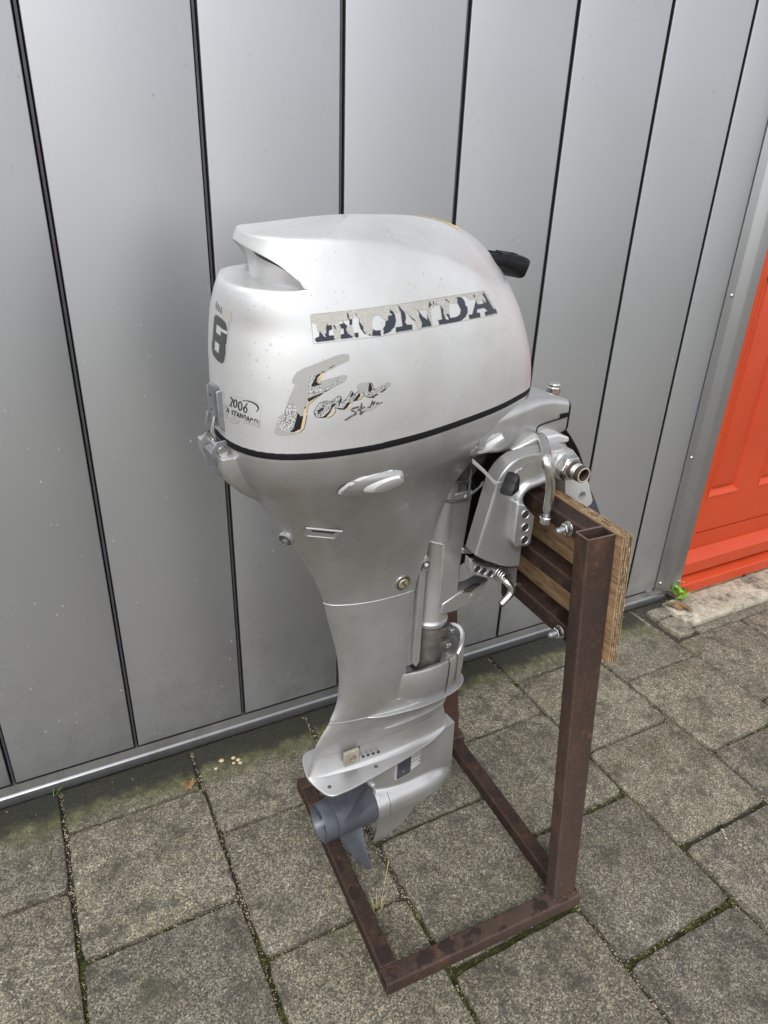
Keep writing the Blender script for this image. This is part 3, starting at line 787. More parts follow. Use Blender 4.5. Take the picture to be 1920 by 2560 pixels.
def side_pt(i, z):
    a0, b0 = BASE[i]; t = (a0+.1375)/(.396+.1375)
    ar, af, w_ = sm(AR, z), sm(AF, z), sm(AW, z)
    b = b0*w_/.1405; up = max(0, min(1, (z-1.16)/.06))
    return ar+t*(af-ar)+up*.20*b*max(0, 1-t/.45), b
ZC = [(-.14, 1.2565), (-.02, 1.2560), (.05, 1.2530), (.10, 1.2490), (.15, 1.243), (.20, 1.233), (.24, 1.218), (.28, 1.199), (.32, 1.176), (.36, 1.15)]
def zcrease(i): return float(np.interp(BASE[i][0]*.9, [r[0] for r in ZC], [r[1] for r in ZC]))
# arc length from the rear centre for the air intake
ARC = [0]
for p, q in zip(BASE, BASE[1:]): ARC.append(ARC[-1]+math.hypot(p[0]-q[0], p[1]-q[1]))
S_END = .178
def notch(i):
    x = ARC[i]/S_END
    if x >= 1: return 0, 0
    return .039*max(0, (1-x**3.2))**.72, .050*max(0, 1-x**5)**.5
C0 = (.085, 0.0)
def profile(i):
    a0, b0 = BASE[i]; zc = zcrease(i); zl = 1.2045; h, d = notch(i)
    fz = (a0+.1375)/.5335
    P = []; tag = []
    def add(a, b, z, s): P.append((a, b, z)); tag.append(s)
    n1, nN, n2, n3 = 26, 26, 10, 26
    zs_ = 1.0210-.0050*max(0, min(1, (.035-a0)/.05))
    for k in range(n1): z = zs_+(min(zl, zc-.012)-zs_)*k/n1; a, b = side_pt(i, z); add(a, b, z, 0)
    zl = min(zl, zc-.012)
    # notch
    c_ = (.03, 0)
    def inn(z, dd):
        a, b = side_pt(i, z); v = np.array([c_[0]-a, c_[1]-b]); L = np.linalg.norm(v); v = v/max(L, 1e-6); return a+v[0]*dd, b+v[1]*dd
    seq = []
    for t in np.linspace(0, 1, 9): seq.append((zl-.0035*t*min(1, h/.02), d*t))             # floor
    for t in np.linspace(0, 1, 9)[1:]: seq.append((zl-.0035*min(1, h/.02)+(h+.002*min(1, h/.02))*t, d*(1-.62*t**1.2)))   # inner wall
    for t in np.linspace(0, 1, 9)[1:]: seq.append((zl+h-.0015*min(1, h/.02)*(1-t), d*.38*(1-t)))   # ceiling
    for z, dd in seq: a, b = inn(z, dd); add(a, b, z, 1)
    zu = zl+h
    for k in range(1, n2+1): z = zu+(zc-zu)*k/n2; a, b = side_pt(i, z); add(a, b, z, 2)
    ac, bc = side_pt(i, zc)
    pz = 1.30+2.5*max(0, min(1, (fz-.5)/.45)); top = 1.2745
    for k in range(1, n3+1):
        t = (k/n3)**1.15; fw_ = max(0, min(1, (fz-.5)/.4)); hh = (.45*t*(2-t)+.55*(3*t*t-2*t**3))*(1-fw_)+(1-(1-t)**3.6)*fw_; add(ac+(C0[0]-ac)*t, bc+(C0[1]-bc)*t, zc+(top-zc)*hh, 3)
    # light smoothing along the profile, stronger near the front shoulder
    A = np.array(P); rounds = 2 + int(15*max(0, (fz-.5)/.5))
    fix = np.ones(len(A), bool); fix[0] = False; fix[-1] = False
    i_cr = n1+25+n2
    for r_ in range(rounds):
        B_ = A.copy(); B_[1:-1] = .25*A[:-2]+.5*A[1:-1]+.25*A[2:]
        wgt = np.zeros(len(A)); lo, hi = max(1, i_cr-8-r_), min(len(A)-1, i_cr+8+r_)
        if r_ < 1: wgt[1:-1] = 1
        wgt[lo:hi] = 1
        A = A*(1-wgt[:, None])+B_*wgt[:, None]
    return A
def build_cowl():
    prof = [profile(i) for i in range(NH)]
    def mirror(p):
        q = p*np.array([1, -1, 1]); f_ = np.clip(1-(q[:, 0]+.14)/.2, 0, 1)
        up = np.clip((q[:, 2]-1.16)/.06, 0, 1); s_ = np.minimum(.30*q[:, 1], .018)*f_
        q[:, 0] += s_+up*.40*q[:, 1]*np.clip(1-(q[:, 0]+.14)/.24, 0, 1)*.6; return q
    cols = prof+[mirror(p) for p in prof[1:-1][::-1]]
    n = len(cols); m_ = len(cols[0]); V = []; F = []
    for c in cols: V += [tuple(p) for p in c[:-1]]
    m2 = m_-1; V.append((C0[0], C0[1], 1.2745))
    for i in range(n):
        j = (i+1) % n
        for k in range(m2-1): F.append((i*m2+k, j*m2+k, j*m2+k+1, i*m2+k+1))
        F.append((i*m2+m2-1, j*m2+m2-1, len(V)-1))
    # underside lip
    b0 = len(V)
    for i in range(n): a, b, z = cols[i][0]; V.append((a*.985+.002, b*.975, z-.0005))
    for i in range(n): F.append(((i+1) % n*m2, i*m2, b0+i, b0+(i+1) % n))
    return V, F
CV, CF = build_cowl()
cowling = fin('cowling', (CV, CF), 'silver', motor, ang=50)
# dark air slot under the intake lip
sl_r = []
for i in list(range(2, 66)):
    h_, d_ = notch(i)
    if h_ < .012: break
    zl_ = 1.2045; lo = zl_+h_*.56; hi = zl_+h_*.88; a_, b_ = side_pt(i, (lo+hi)/2)
    v_ = np.array([.03-a_, -b_]); v_ = v_/np.linalg.norm(v_); fade = 1-min(1, max(0, (i-2)/6)) if i < 8 else 0
    mid = (lo+hi)/2; hh_ = (hi-lo)/2*(1-.9*fade)*min(1, h_/.03)
    row = []
    for z_, dd in ((mid-hh_, .0030), (mid-hh_*.6, .0045), (mid+hh_*.6, .0045), (mid+hh_, .0030)):
        t_ = (z_-zl_)/h_; dep = d_*(1-.62*t_**1.2)-dd*.5; row.append((a_+v_[0]*dep, b_+v_[1]*dep, z_))
    sl_r.append(row)
fin('intake_slot', loft(sl_r, closed=False, cap=(False, False)), 'dark', motor, ang=60)
cowl_bvh = BVHTree.FromPolygons(CV, CF)
def fshift(a, b, k=1):
    return (a+k*min(.30*b, .018)*max(0, min(1, 1-(a+.14)/.2)), b) if b > 0 else (a, b)
def off_outline(z, off, halfpts=None):
    pts = [fshift(*p) for p in full([side_pt(i, max(z, 1.0205)) for i in range(0, NH, 2)])]; o = []
    n = len(pts)
    for k in range(n):
        p, q = pts[k-1], pts[(k+1) % n]; t = np.array([q[0]-p[0], q[1]-p[1]]); t = t/np.linalg.norm(t); nn = (-t[1], t[0])
        s = 1 if (pts[k][0]-.1)*nn[0]+pts[k][1]*nn[1] > 0 else -1
        o.append((pts[k][0]+nn[0]*off*s, pts[k][1]+nn[1]*off*s, z))
    return o
fin('seal', loft([off_outline(1.0118, -.004), off_outline(1.0122, .0006), off_outline(1.0185, .0010), off_outline(1.0205, .0000), off_outline(1.0205, -.006)]), 'rubber', motor, ang=40)

# ---------------------------------------------------------------- lower cover (apron)
JN = [(0, 0), (.035, -.22), (.12, -.46), (.30, -.74), (.52, -.93), (.75, -1.0), (.92, -1.0), (1.0, -.97)]
JN = resample(cr([np.array(p) for p in JN], 8), 60)
k_f = next(i for i, p in enumerate(BASE) if p[0] > .352)      # front corner on the wide outline
TN = resample([(((a+.1375)/(BASE[k_f][0]+.1375)), b/.1405) for a, b in BASE[:k_f+1]], 60)
COV = [ # z, a_rear, a_front corner, half width, mix (0 = wide outline, 1 = leg)
 (1.0125, -.1365, .352, .1405, 0), (1.006, -.1365, .356, .1402, 0), (.990, -.134, .362, .1375, 0), (.972, -.127, .360, .132, .0), (.956, -.118, .338, .125, .03),
 (.940, -.107, .293, .117, .07), (.922, -.096, .262, .108, .13), (.902, -.084, .236, .099, .22), (.880, -.070, .217, .090, .33), (.855, -.055, .204, .080, .45),
 (.825, -.038, .193, .068, .60), (.795, -.021, .184, .058, .74), (.765, -.005, .177, .049, .87), (.735, .007, .171, .042, .96), (.7045, .016, .167, .0375, 1)]
def cov_ring(z, ar, af, w_, m_, front=True, fw=None):
    pts = []
    for (a1, b1), (a2, b2) in zip(TN, JN):
        a = a1*(1-m_)+a2*m_; b = b1*(1-m_)+b2*m_; pts.append((ar+a*(af-ar), b*w_))
    # front face: return inward with a small radius
    fa, fb = pts[-1]; ins = min(abs(fb)*.5, .008)
    tip = .396 if z > .975 else None
    if tip: fr = [(p[0], p[1]) for p in [(.374, -.028), (.388, -.014), (.395, 0)]]; fr = [(fa+(tip-fa)*.45, fb*.62), (fa+(tip-fa)*.82, fb*.30), (tip, 0)]
    else: fr = [(fa-.002, fb+ins*.5), (fa-.008, fb+ins), (fa-.012, 0)]
    pts = pts+fr
    return [(*fshift(a, b, 1-m_), z) for a, b in full(pts)]
def dense(tab, n):
    zs = [r[0] for r in tab]; out = []
    A = np.array(tab); P = cr([A[i] for i in range(len(A))], n); return [tuple(p) for p in P]
ct = dense(COV, 4)
cover_rings = [cov_ring(*r) for r in ct]
fin('lower_cover', loft(cover_rings, cap=(True, True)), 'silver2', motor, ang=42)
_v = [p for rg in cover_rings for p in rg]; _n = len(cover_rings[0]); _f = [(i*_n+k, i*_n+(k+1) % _n, (i+1)*_n+(k+1) % _n, (i+1)*_n+k) for i in range(len(cover_rings)-1) for k in range(_n)]
cover_bvh = BVHTree.FromPolygons(_v, _f)
# dark inside of the apron arch (inner wall seen past the tube)
# nose: tiller bracket
def nose_ring(x, hw, zt, zb, r):
    pts = []
    for (cx_, cz_, s) in ((hw-r, zt-r, 0), (-hw+r, zt-r, 90), (-hw+r, zb+r, 180), (hw-r, zb+r, 270)):
        for k in range(6): t = R(s+k*18); pts.append((x, cx_+r*math.cos(t), cz_+r*math.sin(t)))
    return pts
nr = [nose_ring(x, hw, zt, zb, r) for x, hw, zt, zb, r in ((.225, .094, 1.004, .955, .014), (.27, .082, 1.0075, .940, .016), (.31, .070, 1.0085, .930, .018), (.35, .058, 1.0085, .926, .017), (.385, .050, 1.008, .926, .014), (.413, .046, 1.0045, .928, .012), (.437, .0445, .999, .932, .011), (.4545, .044, .994, .937, .010))]
fin('tiller_bracket', loft(nr), 'silver2', motor, ang=40, bevel=.001)
fin('end_plate', loft([nose_ring(.4556, .043, .992, .936, .010), nose_ring(.4590, .0435, .991, .937, .011)]), 'rubber', motor, ang=40)
# split line and lid on the near face of the nose
lid = [(.372, -.0520, .9262), (.377, -.0517, .941), (.379, -.0517, .956), (.383, -.0512, .9615), (.40, -.0490, .9635), (.4547, -.0452, .9672)]
fin('split_line', tube(cr(lid, 6), .0011, 6), 'rubber', motor)
fin('slot', bx(.434, .4550, -.0458, -.040, .9668, .9735), 'rubber', motor)
bo = bpy.data.objects.new('pivot_bolt', None); COL.objects.link(bo); bo.parent = motor
fin('shank', lathe((.488, .030, .958), (0, 0, 1), [(0, .0085), (.020, .0085), (.021, .0105), (.024, .0105)], 20), 'chrome', bo)
fin('nut', hexnut((.488, .030, .9822), (0, 0, 1), .0128, .0125), 'chrome', bo, ang=25, bevel=.0006)
fin('cap', lathe((.488, .030, .9948), (0, 0, 1), [(0, .0095), (.0035, .0105), (.006, .0095), (.007, .007), (.0062, .005)], 24), 'chrome', bo)

# bosses with worn paint on the apron
def ray(bvh, p, d):
    h = bvh.ray_cast(Vector(p), Vector(d).normalized()); return h
def boss(a, z, L, hgt, tilt, lift, seed):
    bo = bpy.data.objects.new('boss', None); COL.objects.link(bo); bo.parent = motor
    h = ray(cover_bvh, (a, -.5, z), (0, 1, 0)); P = h[0]; N = h[1]
    if N.y > 0: N = -N
    T = Vector((math.cos(tilt), 0, math.sin(tilt))); T = (T-N*T.dot(N)).normalized(); U = N.cross(T).normalized()
    if U.z < 0: U = -U
    def el(dx, dy, sx, sy, off, drop=0):
        return [tuple(P+T*(dx+sx*math.cos(t))+U*(dy+sy*math.sin(t))+N*off+Vector((0, 0, drop))) for t in np.linspace(0, 2*math.pi, 37)[:-1]]
    # teardrop that rises out of the skin towards the front and ends in a flat face
    k_ = L/.040
    rings = [el(-.016*k_, .001, .050*k_, .0190, -.004), el(-.009*k_, .0, .041*k_, .0175, .0016), el(.000, -.001, .0305*k_, .0140, .0052), el(.006*k_, -.002, .0235*k_, .0108, lift)]
    fin('boss_body', loft(rings, cap=(False, True)), 'silver2', bo, ang=60)
    r_ = random.Random(seed)
    def patch(k0, k1, off, jit):
        a_, b_ = rings[k0], rings[k1]; rg = []
        for t in np.linspace(0, 1, 5):
            row = []
            for k in range(5, 27):
                p = Vector(a_[k % 36]).lerp(Vector(b_[k % 36]), float(t)); row.append(tuple(p+N*off*.6+U*(off+(jit*mnoise.noise(Vector((k*.9, t*2, seed))) if t < .2 else 0))))
            rg.append(row)
        return rg
    fin('worn_primer', loft(patch(0, 3, .0009, .005), closed=False, cap=(False, False)), 'worn', bo, ang=60)
    fin('boss_face', loft([el(.006*k_, -.002, .0232*k_, .0106, lift+.0003), el(.006*k_, -.002, .0222*k_, .0100, lift+.0008)], cap=(False, True)), 'silver', bo, ang=60)
boss(.040, .9605, .040, .021, .06, .0080, 3)
boss(.262, .962, .034, .022, .06, .0090, 8)

# rectangular vent slot
h = ray(cover_bvh, (-.021, -.5, .872), (0, 1, 0)); P, N = h[0], h[1]
if N.y > 0: N = -N
T = (Vector((1, 0, -.02))-N*N.x).normalized(); U = T.cross(N).normalized(); U = U if U.z > 0 else -U
def rq(sx, sy, off, dy=0): return [tuple(P+T*x*sx+U*(y*sy+dy)+N*off) for x, y in ((-1, -1), (1, -1), (1.12, 1), (-1.12, 1))]
vs_ = bpy.data.objects.new('vent_slot', None); COL.objects.link(vs_); vs_.parent = motor
fin('slot_frame', loft([rq(.0235, .0125, .0002), rq(.0225, .0115, .0018), rq(.0195, .0088, .0016), rq(.0175, .0065, -.003, .001)], cap=(False, False)), 'silver2', vs_, ang=30)
fin('slot_floor', ([*rq(.0195, .0088, .0006)], [(0, 1, 2, 3)]), 'cast', vs_)
fin('slot_opening', ([*rq(.0155, .0022, .0012, .0058)], [(0, 1, 2, 3)]), 'dark', vs_)
# slotted screw
h = ray(cover_bvh, (.139, -.5, .7285), (0, 1, 0)); P, N = h[0], h[1]; N = N if N.y < 0 else -N
scw = bpy.data.objects.new('slotted_screw', None); COL.objects.link(scw); scw.parent = motor
fin('collar', lathe(P-N*.002, N, [(0, .0145), (.0035, .014), (.004, .0115), (.0022, .0105)], 32), 'chrome', scw)
fin('recess', lathe(P-N*.002, N, [(.002, .0112), (.0041, .0112)], 32), 'dark', scw)
fin('head', lathe(P-N*.001, N, [(0, .0092), (.0042, .0092), (.0052, .0082)], 32), 'brass', scw)
fin('screw_slot', bx(-.0075, .0075, -.001, .001, -.0006, .0004), 'dark', scw)
so_ = scw.children[-1]; so_.matrix_local = Matrix.Translation(P+N*.0046) @ N.to_track_quat('Z', 'X').to_matrix().to_4x4() @ Matrix.Rotation(R(35), 4, 'Z')
# telltale outlet at the rear edge
tt_ = bpy.data.objects.new('water_outlet', None); COL.objects.link(tt_); tt_.parent = motor
fin('outlet_hollow', lathe((-.053, -.016, .842), (-.75, -.55, -.35), [(-.006, .0120), (-.0005, .0118), (.0002, .0106), (-.001, .0100)], 28), 'silver2', tt_)
fin('outlet_hole', lathe((-.053, -.016, .842), (-.75, -.55, -.35), [(-.002, .0098), (-.0002, .0098)], 24), 'mountdark', tt_)
fin('outlet_pipe', lathe((-.053, -.018, .842), (-.75, -.55, -.35), [(-.004, .005), (.0045, .005), (.0047, .0034), (.002, .003)], 20), 'latch', tt_)
# drain scoop

# ---------------------------------------------------------------- rear block under the latch
blk = []
for z, a, hw, L in ((1.0015, -.158, .047, .05), (.9995, -.1665, .049, .05), (.985, -.1665, .049, .05), (.965, -.158, .046, .05), (.945, -.140, .041, .05), (.928, -.118, .034, .04), (.917, -.100, .026, .03)):
    r_ = .006
    blk.append([(a+r_*(1-math.cos(t)) if k < 6 else a+r_*(1-math.cos(t)), -hw+r_-r_*math.sin(t), z) for k, t in enumerate(np.linspace(0, math.pi/2, 6))] +
               [(a+L, -hw-.004, z), (a+L, hw+.004, z)] + [(a+r_*(1-math.cos(t)), hw-r_+r_*math.sin(t), z) for t in np.linspace(math.pi/2, 0, 6)])
fin('latch_block', loft(blk), 'silver2', motor, ang=35, bevel=.0012)
bpy.data.objects['latch_block'].location = (.014, -.012, 0)
lt = bpy.data.objects.new('cowl_latch', None); COL.objects.link(lt); lt.parent = motor; lt.location = (.014, -.012, 0)
def lz(pts, y0, y1, m_, nm, bev=.001): return fin(nm, prism(pts, y0, y1, 'xz'), m_, lt, ang=30, bevel=bev)
yc = -.012
# keeper plate on the cowl, pointed top
fin('keeper', prism([(yc-.021, 1.030), (yc+.021, 1.030), (yc+.021, 1.083), (yc+.006, 1.0965), (yc-.006, 1.0965), (yc-.021, 1.083)], -.1415, -.149, 'yz'), 'latch', lt, ang=30, bevel=.002)
lz([(-.148, 1.024), (-.1595, 1.034), (-.161, 1.080), (-.1485, 1.083)], yc-.0185, yc-.0165, 'latch', 'side_cheek')
lz([(-.148, 1.024), (-.1595, 1.034), (-.161, 1.080), (-.1485, 1.083)], yc+.0165, yc+.0185, 'latch', 'side_cheek')
fin('lever', prism([(yc-.011, 1.035), (yc+.011, 1.035), (yc+.010, 1.084), (yc-.010, 1.084)], -.1535, -.162, 'yz', holes=[(yc, 1.070, .0035), (yc, 1.052, .0035)]), 'latch', lt, ang=30)
for s in (-1, 1):
    lz([(-.150, .988), (-.170, .990), (-.173, 1.008), (-.166, 1.018), (-.155, 1.019), (-.145, 1.010), (-.140, .992)], yc+s*.021-.0012, yc+s*.021+.0012, 'latch', 'hinge_plate', .0006)
    fin('link', tube([(-.158, yc+s*.013, 1.007), (-.168, yc+s*.013, 1.028), (-.163, yc+s*.012, 1.048)], .0022, 8), 'chrome', lt)
fin('hinge_pin', lathe((-.160, yc-.0265, 1.006), (0, 1, 0), [(0, .0062), (.0015, .0068), (.003, .0068), (.0031, .0038), (.049, .0038), (.05, .0068), (.053, .0062)], 24), 'chrome', lt, ang=30)
fin('roller', lathe((-.163, yc-.011, 1.0), (0, 1, 0), [(0, .006), (.022, .006)], 16), 'latch', lt)
lz([(-.150, .962), (-.1675, .975), (-.171, 1.001), (-.166, 1.003), (-.150, 1.001)], yc-.018, yc+.018, 'latch', 'base_bracket')

# ---------------------------------------------------------------- starter grip
def grip_ring(t, w_, h_, c, tilt):
    o = []
    for k in range(20):
        a = 2*math.pi*k/20; n_ = 5
        ca, sa = math.cos(a), math.sin(a); u = math.copysign(abs(ca)**(2/n_), ca)*w_; v = math.copysign(abs(sa)**(2/n_), sa)*h_
        o.append((c[0]-v*math.sin(tilt), c[1]+u, c[2]+v*math.cos(tilt)))
    return o
gp = bpy.data.objects.new('starter_grip', None); COL.objects.link(gp); gp.parent = motor
gc = [(.280, .0, 1.216, -.18, .020, .0085), (.302, .0, 1.2165, -.30, .025, .0095), (.316, .0, 1.2120, -.34, .0285, .0125), (.327, .0, 1.2080, -.38, .030, .0150), (.3365, .0, 1.2040, -.40, .030, .0155), (.3385, .0, 1.2030, -.4, .029, .0148)]
fin('grip', loft([grip_ring(0, w_, h_, (x, y, z), t) for x, y, z, t, w_, h_ in gc]), 'plastic', gp, ang=50)
for k, (x0, z0) in enumerate(((.296, 1.2255), (.322, 1.2240))):
    for j in range(5):
        y = -.017+j*.0085
        fin('grip_rib', tube([(x0-.009, y, z0+.0012), (x0, y, z0-.0005), (x0+.011, y, z0-.0042)], .0013, 6), 'plastic', gp)

# ---------------------------------------------------------------- leg
def air(n, blunt=.97):
    return JN
LEG = [(.7035, .0175, .1665, .0368), (.68, .021, .166, .036), (.65, .028, .165, .035), (.61, .0375, .164, .0335), (.57, .043, .163, .0325), (.53, .045, .163, .0315), (.50, .0435, .164, .030), (.475, .0375, .170, .0285), (.455, .028, .20, .027)]
def leg_ring(z, ar, af, w_, m_=1): 
    pts = [(ar+a*(af-ar), b*w_) for a, b in JN]; fa, fb = pts[-1]
    pts += [(fa+.002, fb*.9), (fa+.003, fb*.72), (fa-.006, fb*.6), (fa-.014, fb*.45), (fa-.016, 0)]
    return [(a, b, z) for a, b in full(pts)]
LG = dense(LEG, 4)
fin('leg_housing', loft([leg_ring(*r) for r in LG]), 'silver2', motor, ang=42)
# joint bead between cover and leg
fin('joint_bead', tube([(a, b*1.003, .7040) for a, b, z in cov_ring(*COV[-1])[:62]], .0009, 6), 'cast', motor)
NJ = [(0, 0), (.03, -.16), (.12, -.42), (.30, -.74), (.5, -.95), (.68, -1.0), (.84, -.88), (.94, -.6), (.985, -.3), (1, 0)]
NJ = resample(cr([np.array(p) for p in NJ], 8), 60)
def foil(z, ar, af, w_): return [(ar+a*(af-ar), b*w_, z) for a, b in full(NJ)]
LOW = [(.472, .037, .300, .034), (.458, .030, .309, .034), (.4505, .027, .308, .0325), (.4485, .026, .308, .0335), (.4465, .025, .306, .0320), (.444, .024, .302, .0285), (.43, .014, .295, .0255), (.415, .004, .288, .0225),
       (.4085, .000, .287, .0225), (.4055, -.001, .286, .0228), (.4030, -.002, .285, .0224), (.400, -.003, .283, .0215), (.390, -.006, .280, .0195), (.3815, -.008, .279, .0190)]
fin('leg_foot', loft([foil(*r) for r in dense(LOW, 3)]), 'silver2', motor, ang=50)
# splash plate and second rib
def plate(pts, z0, z1, mat, name, bev=.001):
    P = resample(cr([np.array(p) for p in pts], 8), 70); return fin(name, prism(full(P), z0, z1, 'xy'), mat, motor, ang=40, bevel=bev)
plate([(.06, 0), (.075, -.012), (.114, -.031), (.151, -.039), (.191, -.0445), (.228, -.0450), (.269, -.040), (.295, -.031), (.311, -.016), (.316, 0)], .4458, .4488, 'silver2', 'splash_plate', .0008)
plate([(.085, 0), (.099, -.012), (.130, -.021), (.161, -.0255), (.216, -.0255), (.246, -.022), (.272, -.013), (.284, 0)], .4038, .4062, 'silver2', 'splash_rib', .0007)

# swivel mount hump with an open cup
def hump_ring(z, a0, a1, w_, ins=0):
    o = []
    for k in range(48):
        t = 2*math.pi*k/48; ca, sa = math.cos(t), math.sin(t); n_ = 3.0
        A_a = (a0+a1)/2+math.copysign(abs(ca)**(2/n_), ca)*((a1-a0)/2-ins); q_ = max(0, min(1, (A_a-.125)/.085)); q_ = q_*q_*(3-2*q_)
        o.append((A_a, math.copysign(abs(sa)**(2/n_), sa)*(w_-ins)*(.60+.40*q_), z(t) if callable(z) else z))
    return o
def ztop(t): return .531+.010*math.cos(t)-.012*math.sin(t)*0
rg = [hump_ring(.444, .130, .292, .030), hump_ring(.458, .118, .297, .040), hump_ring(.475, .112, .300, .0455), hump_ring(.50, .112, .302, .047), hump_ring(lambda t: ztop(t)-.004, .112, .302, .0465), hump_ring(ztop, .114, .300, .0445)]
rg += [hump_ring(ztop, .146, .300, .044, .006), hump_ring(lambda t: ztop(t)-.004, .146, .300, .044, .0075), hump_ring(.50, .150, .294, .036, .006)]
fin('mount_housing', loft(rg, cap=(True, True)), 'silver2', motor, ang=50)
fin('split_line', tube([(.243, -.047*1.003, .462), (.2465, -.0474, .50), (.2475, -.0470, .527), (.2475, -.043, .5348)], .0008, 6), 'rubber', motor)
# front ear standing up
ear = []
for t in np.linspace(-1.25, .9, 16):
    ear.append(t)
def ear_ring(r, z): return [( .252+ (.052+r)*math.cos(t), (.042+r)*math.sin(t), z(t)) for t in ear]
def ez(t): return .566-.028*abs((t+.1)/1.2)**2.2
V = loft([[(.252+.050*math.cos(t), .0470*math.sin(t), .47) for t in ear], [(.252+.051*math.cos(t), .0470*math.sin(t), .53) for t in ear], [(.252+.051*math.cos(t), .0460*math.sin(t), ez(t)-.002) for t in ear], [(.252+.048*math.cos(t), .043*math.sin(t), ez(t)) for t in ear], [(.252+.043*math.cos(t), .039*math.sin(t), ez(t)-.003) for t in ear], [(.252+.040*math.cos(t), .036*math.sin(t), .50) for t in ear]], closed=False, cap=(False, False))
fin('housing_ear', V, 'silver2', motor, ang=50)
# lower mount: dark oily tube with clamp lugs
mt = bpy.data.objects.new('lower_mount', None); COL.objects.link(mt); mt.parent = motor
fin('mount_tube', lathe((.227, 0, .500), (0, 0, 1), [(0, .0285), (.100, .0285), (.104, .026)], 40), 'mountdark', mt)
for z, a in ((.583, .262), (.553, .256)):
    fin('clamp_lug', prism([(.235, z-.010), (a+.004, z-.009), (a+.008, z), (a+.004, z+.009), (.235, z+.010)], -.026, -.010, 'xz'), 'mountdark', mt, bevel=.002)
    fin('bolt_head', lathe((a, -.0265, z), (0, -1, 0), [(0, .0055), (.003, .0055), (.004, .004)], 16), 'chrome', mt)
    fin('rust_patch', lathe((a-.012, -.0265, z-.002), (0, -1, 0), [(0, .004), (.0007, .003)], 9), 'corrtube', mt)

# ---------------------------------------------------------------- swivel case
sw = bpy.data.objects.new('swivel_case', None); COL.objects.link(sw); sw.parent = motor
fin('swivel_tube', lathe((.227, 0, .604), (0, 0, 1), [(0, .028), (0.001, .0335), (.008, .0345), (.011, .0325), (.015, .0315), (.165, .0315), (.170, .0335), (.176, .0345), (.28, .0345)], 48), 'cast', sw, ang=40)
fin('rear_rib', bx(.186, .199, -.006, .006, .62, .86), 'cast', sw, bevel=.002)
fin('raised_edge', tube(cr([(.2005, -.022, .855), (.2005, -.022, .80), (.2005, -.023, .783), (.206, -.0275, .779), (.219, -.0345, .7755)], 5), .0013, 8), 'cast', sw)
fin('side_web', prism([(.222, .863), (.273, .863), (.268, .80), (.262, .73), (.262, .668), (.256, .652), (.236, .637), (.222, .650)], -.0335, -.0225, 'xz'), 'cast', sw, bevel=.002)
fin('side_web', prism([(.222, .863), (.273, .863), (.268, .80), (.262, .73), (.262, .668), (.256, .652), (.236, .637), (.222, .650)], .0225, .030, 'xz'), 'cast', sw, bevel=.002)
fin('cavity_shade_plate', prism([(.268, .66), (.262, .86), (.30, .93), (.385, .93), (.37, .70)], .028, .034, 'xz'), 'plastic', sw)  # added dark plate, stands in for cavity shade and hides the board behind
fin('cross_wall', bx(.262, .268, -.0225, .0225, .66, .86), 'dark', sw)
# lower lug
fin('lug', prism([(.228, .655), (.262, .668), (.300, .668), (.330, .676), (.318, .652), (.292, .634), (.262, .630), (.228, .632)], -.0345, -.004, 'xz'), 'cast', sw, bevel=.003)
fin('lug_pocket', prism([(.270, .6660), (.290, .6615), (.311, .671), (.298, .6735)], -.0352, -.030, 'xz'), 'mountdark', sw)
fin('lug_plug', lathe((.296, -.034, .650), (0, -1, 0), [(0, .0065), (.0012, .0065), (.0014, .005)], 20), 'cast', sw)
# upper cast ribs around the yoke
for pts, r_ in (([(.206, -.036, .858), (.232, -.036, .852), (.258, -.036, .851), (.262, -.036, .856), (.264, -.034, .875), (.268, -.03, .90)], .0022),
                ([(.222, -.036, .888), (.245, -.036, .884), (.258, -.036, .883), (.264, -.034, .89)], .0022)):
    fin('cast_rib', tube(cr(pts, 5), r_, 8), 'mountdark', sw)
fin('yoke_block', prism([(.205, .862), (.262, .858), (.266, .875), (.290, .905), (.340, .93), (.340, .945), (.23, .945), (.205, .90)], -.030, .032, 'xz'), 'mountdark', sw, bevel=.003)  # both yoke blocks coloured dark to put in the shade of the cavity
fin('yoke_block', prism([(.285, .885), (.42, .925), (.42, .94), (.30, .94)], -.03, .05, 'xz'), 'plastic', sw, bevel=.003)
fin('plug', lathe((.262, -.0335, .851), (0, -1, 0), [(0, .0062), (.0014, .0062), (.0016, .005)], 20), 'cast', sw)
fin('stop_bracket', prism([(.262, .758), (.284, .748), (.284, .741), (.262, .747)], -.036, -.01, 'xz'), 'cast', sw, bevel=.0015)
# shift rod cover strip behind the leg
fin('rod_cover', prism([(.182, .808), (.190, .806), (.190, .545), (.183, .535), (.176, .545), (.177, .75)], -.033, -.026, 'xz'), 'cast', motor, bevel=.001)
rc = bpy.data.objects.new('rod_clip', None); COL.objects.link(rc); rc.parent = motor
fin('clip_plate', prism([(.178, .737), (.187, .737), (.190, .745), (.189, .762), (.182, .768), (.178, .757)], -.040, -.034, 'xz'), 'cast', rc, bevel=.0015)
fin('clip_screw', lathe((.1835, -.040, .749), (0, -1, 0), [(0, .0062), (.002, .0062), (.0022, .0048), (.0045, .0044), (.006, .0025)], 20), 'chrome', rc, ang=30)
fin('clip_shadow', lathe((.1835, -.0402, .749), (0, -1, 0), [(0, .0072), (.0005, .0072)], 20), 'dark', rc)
fin('recess_wall', bx(.160, .1835, -.0245, .0245, .535, .82), 'silver2', motor, bevel=.002)

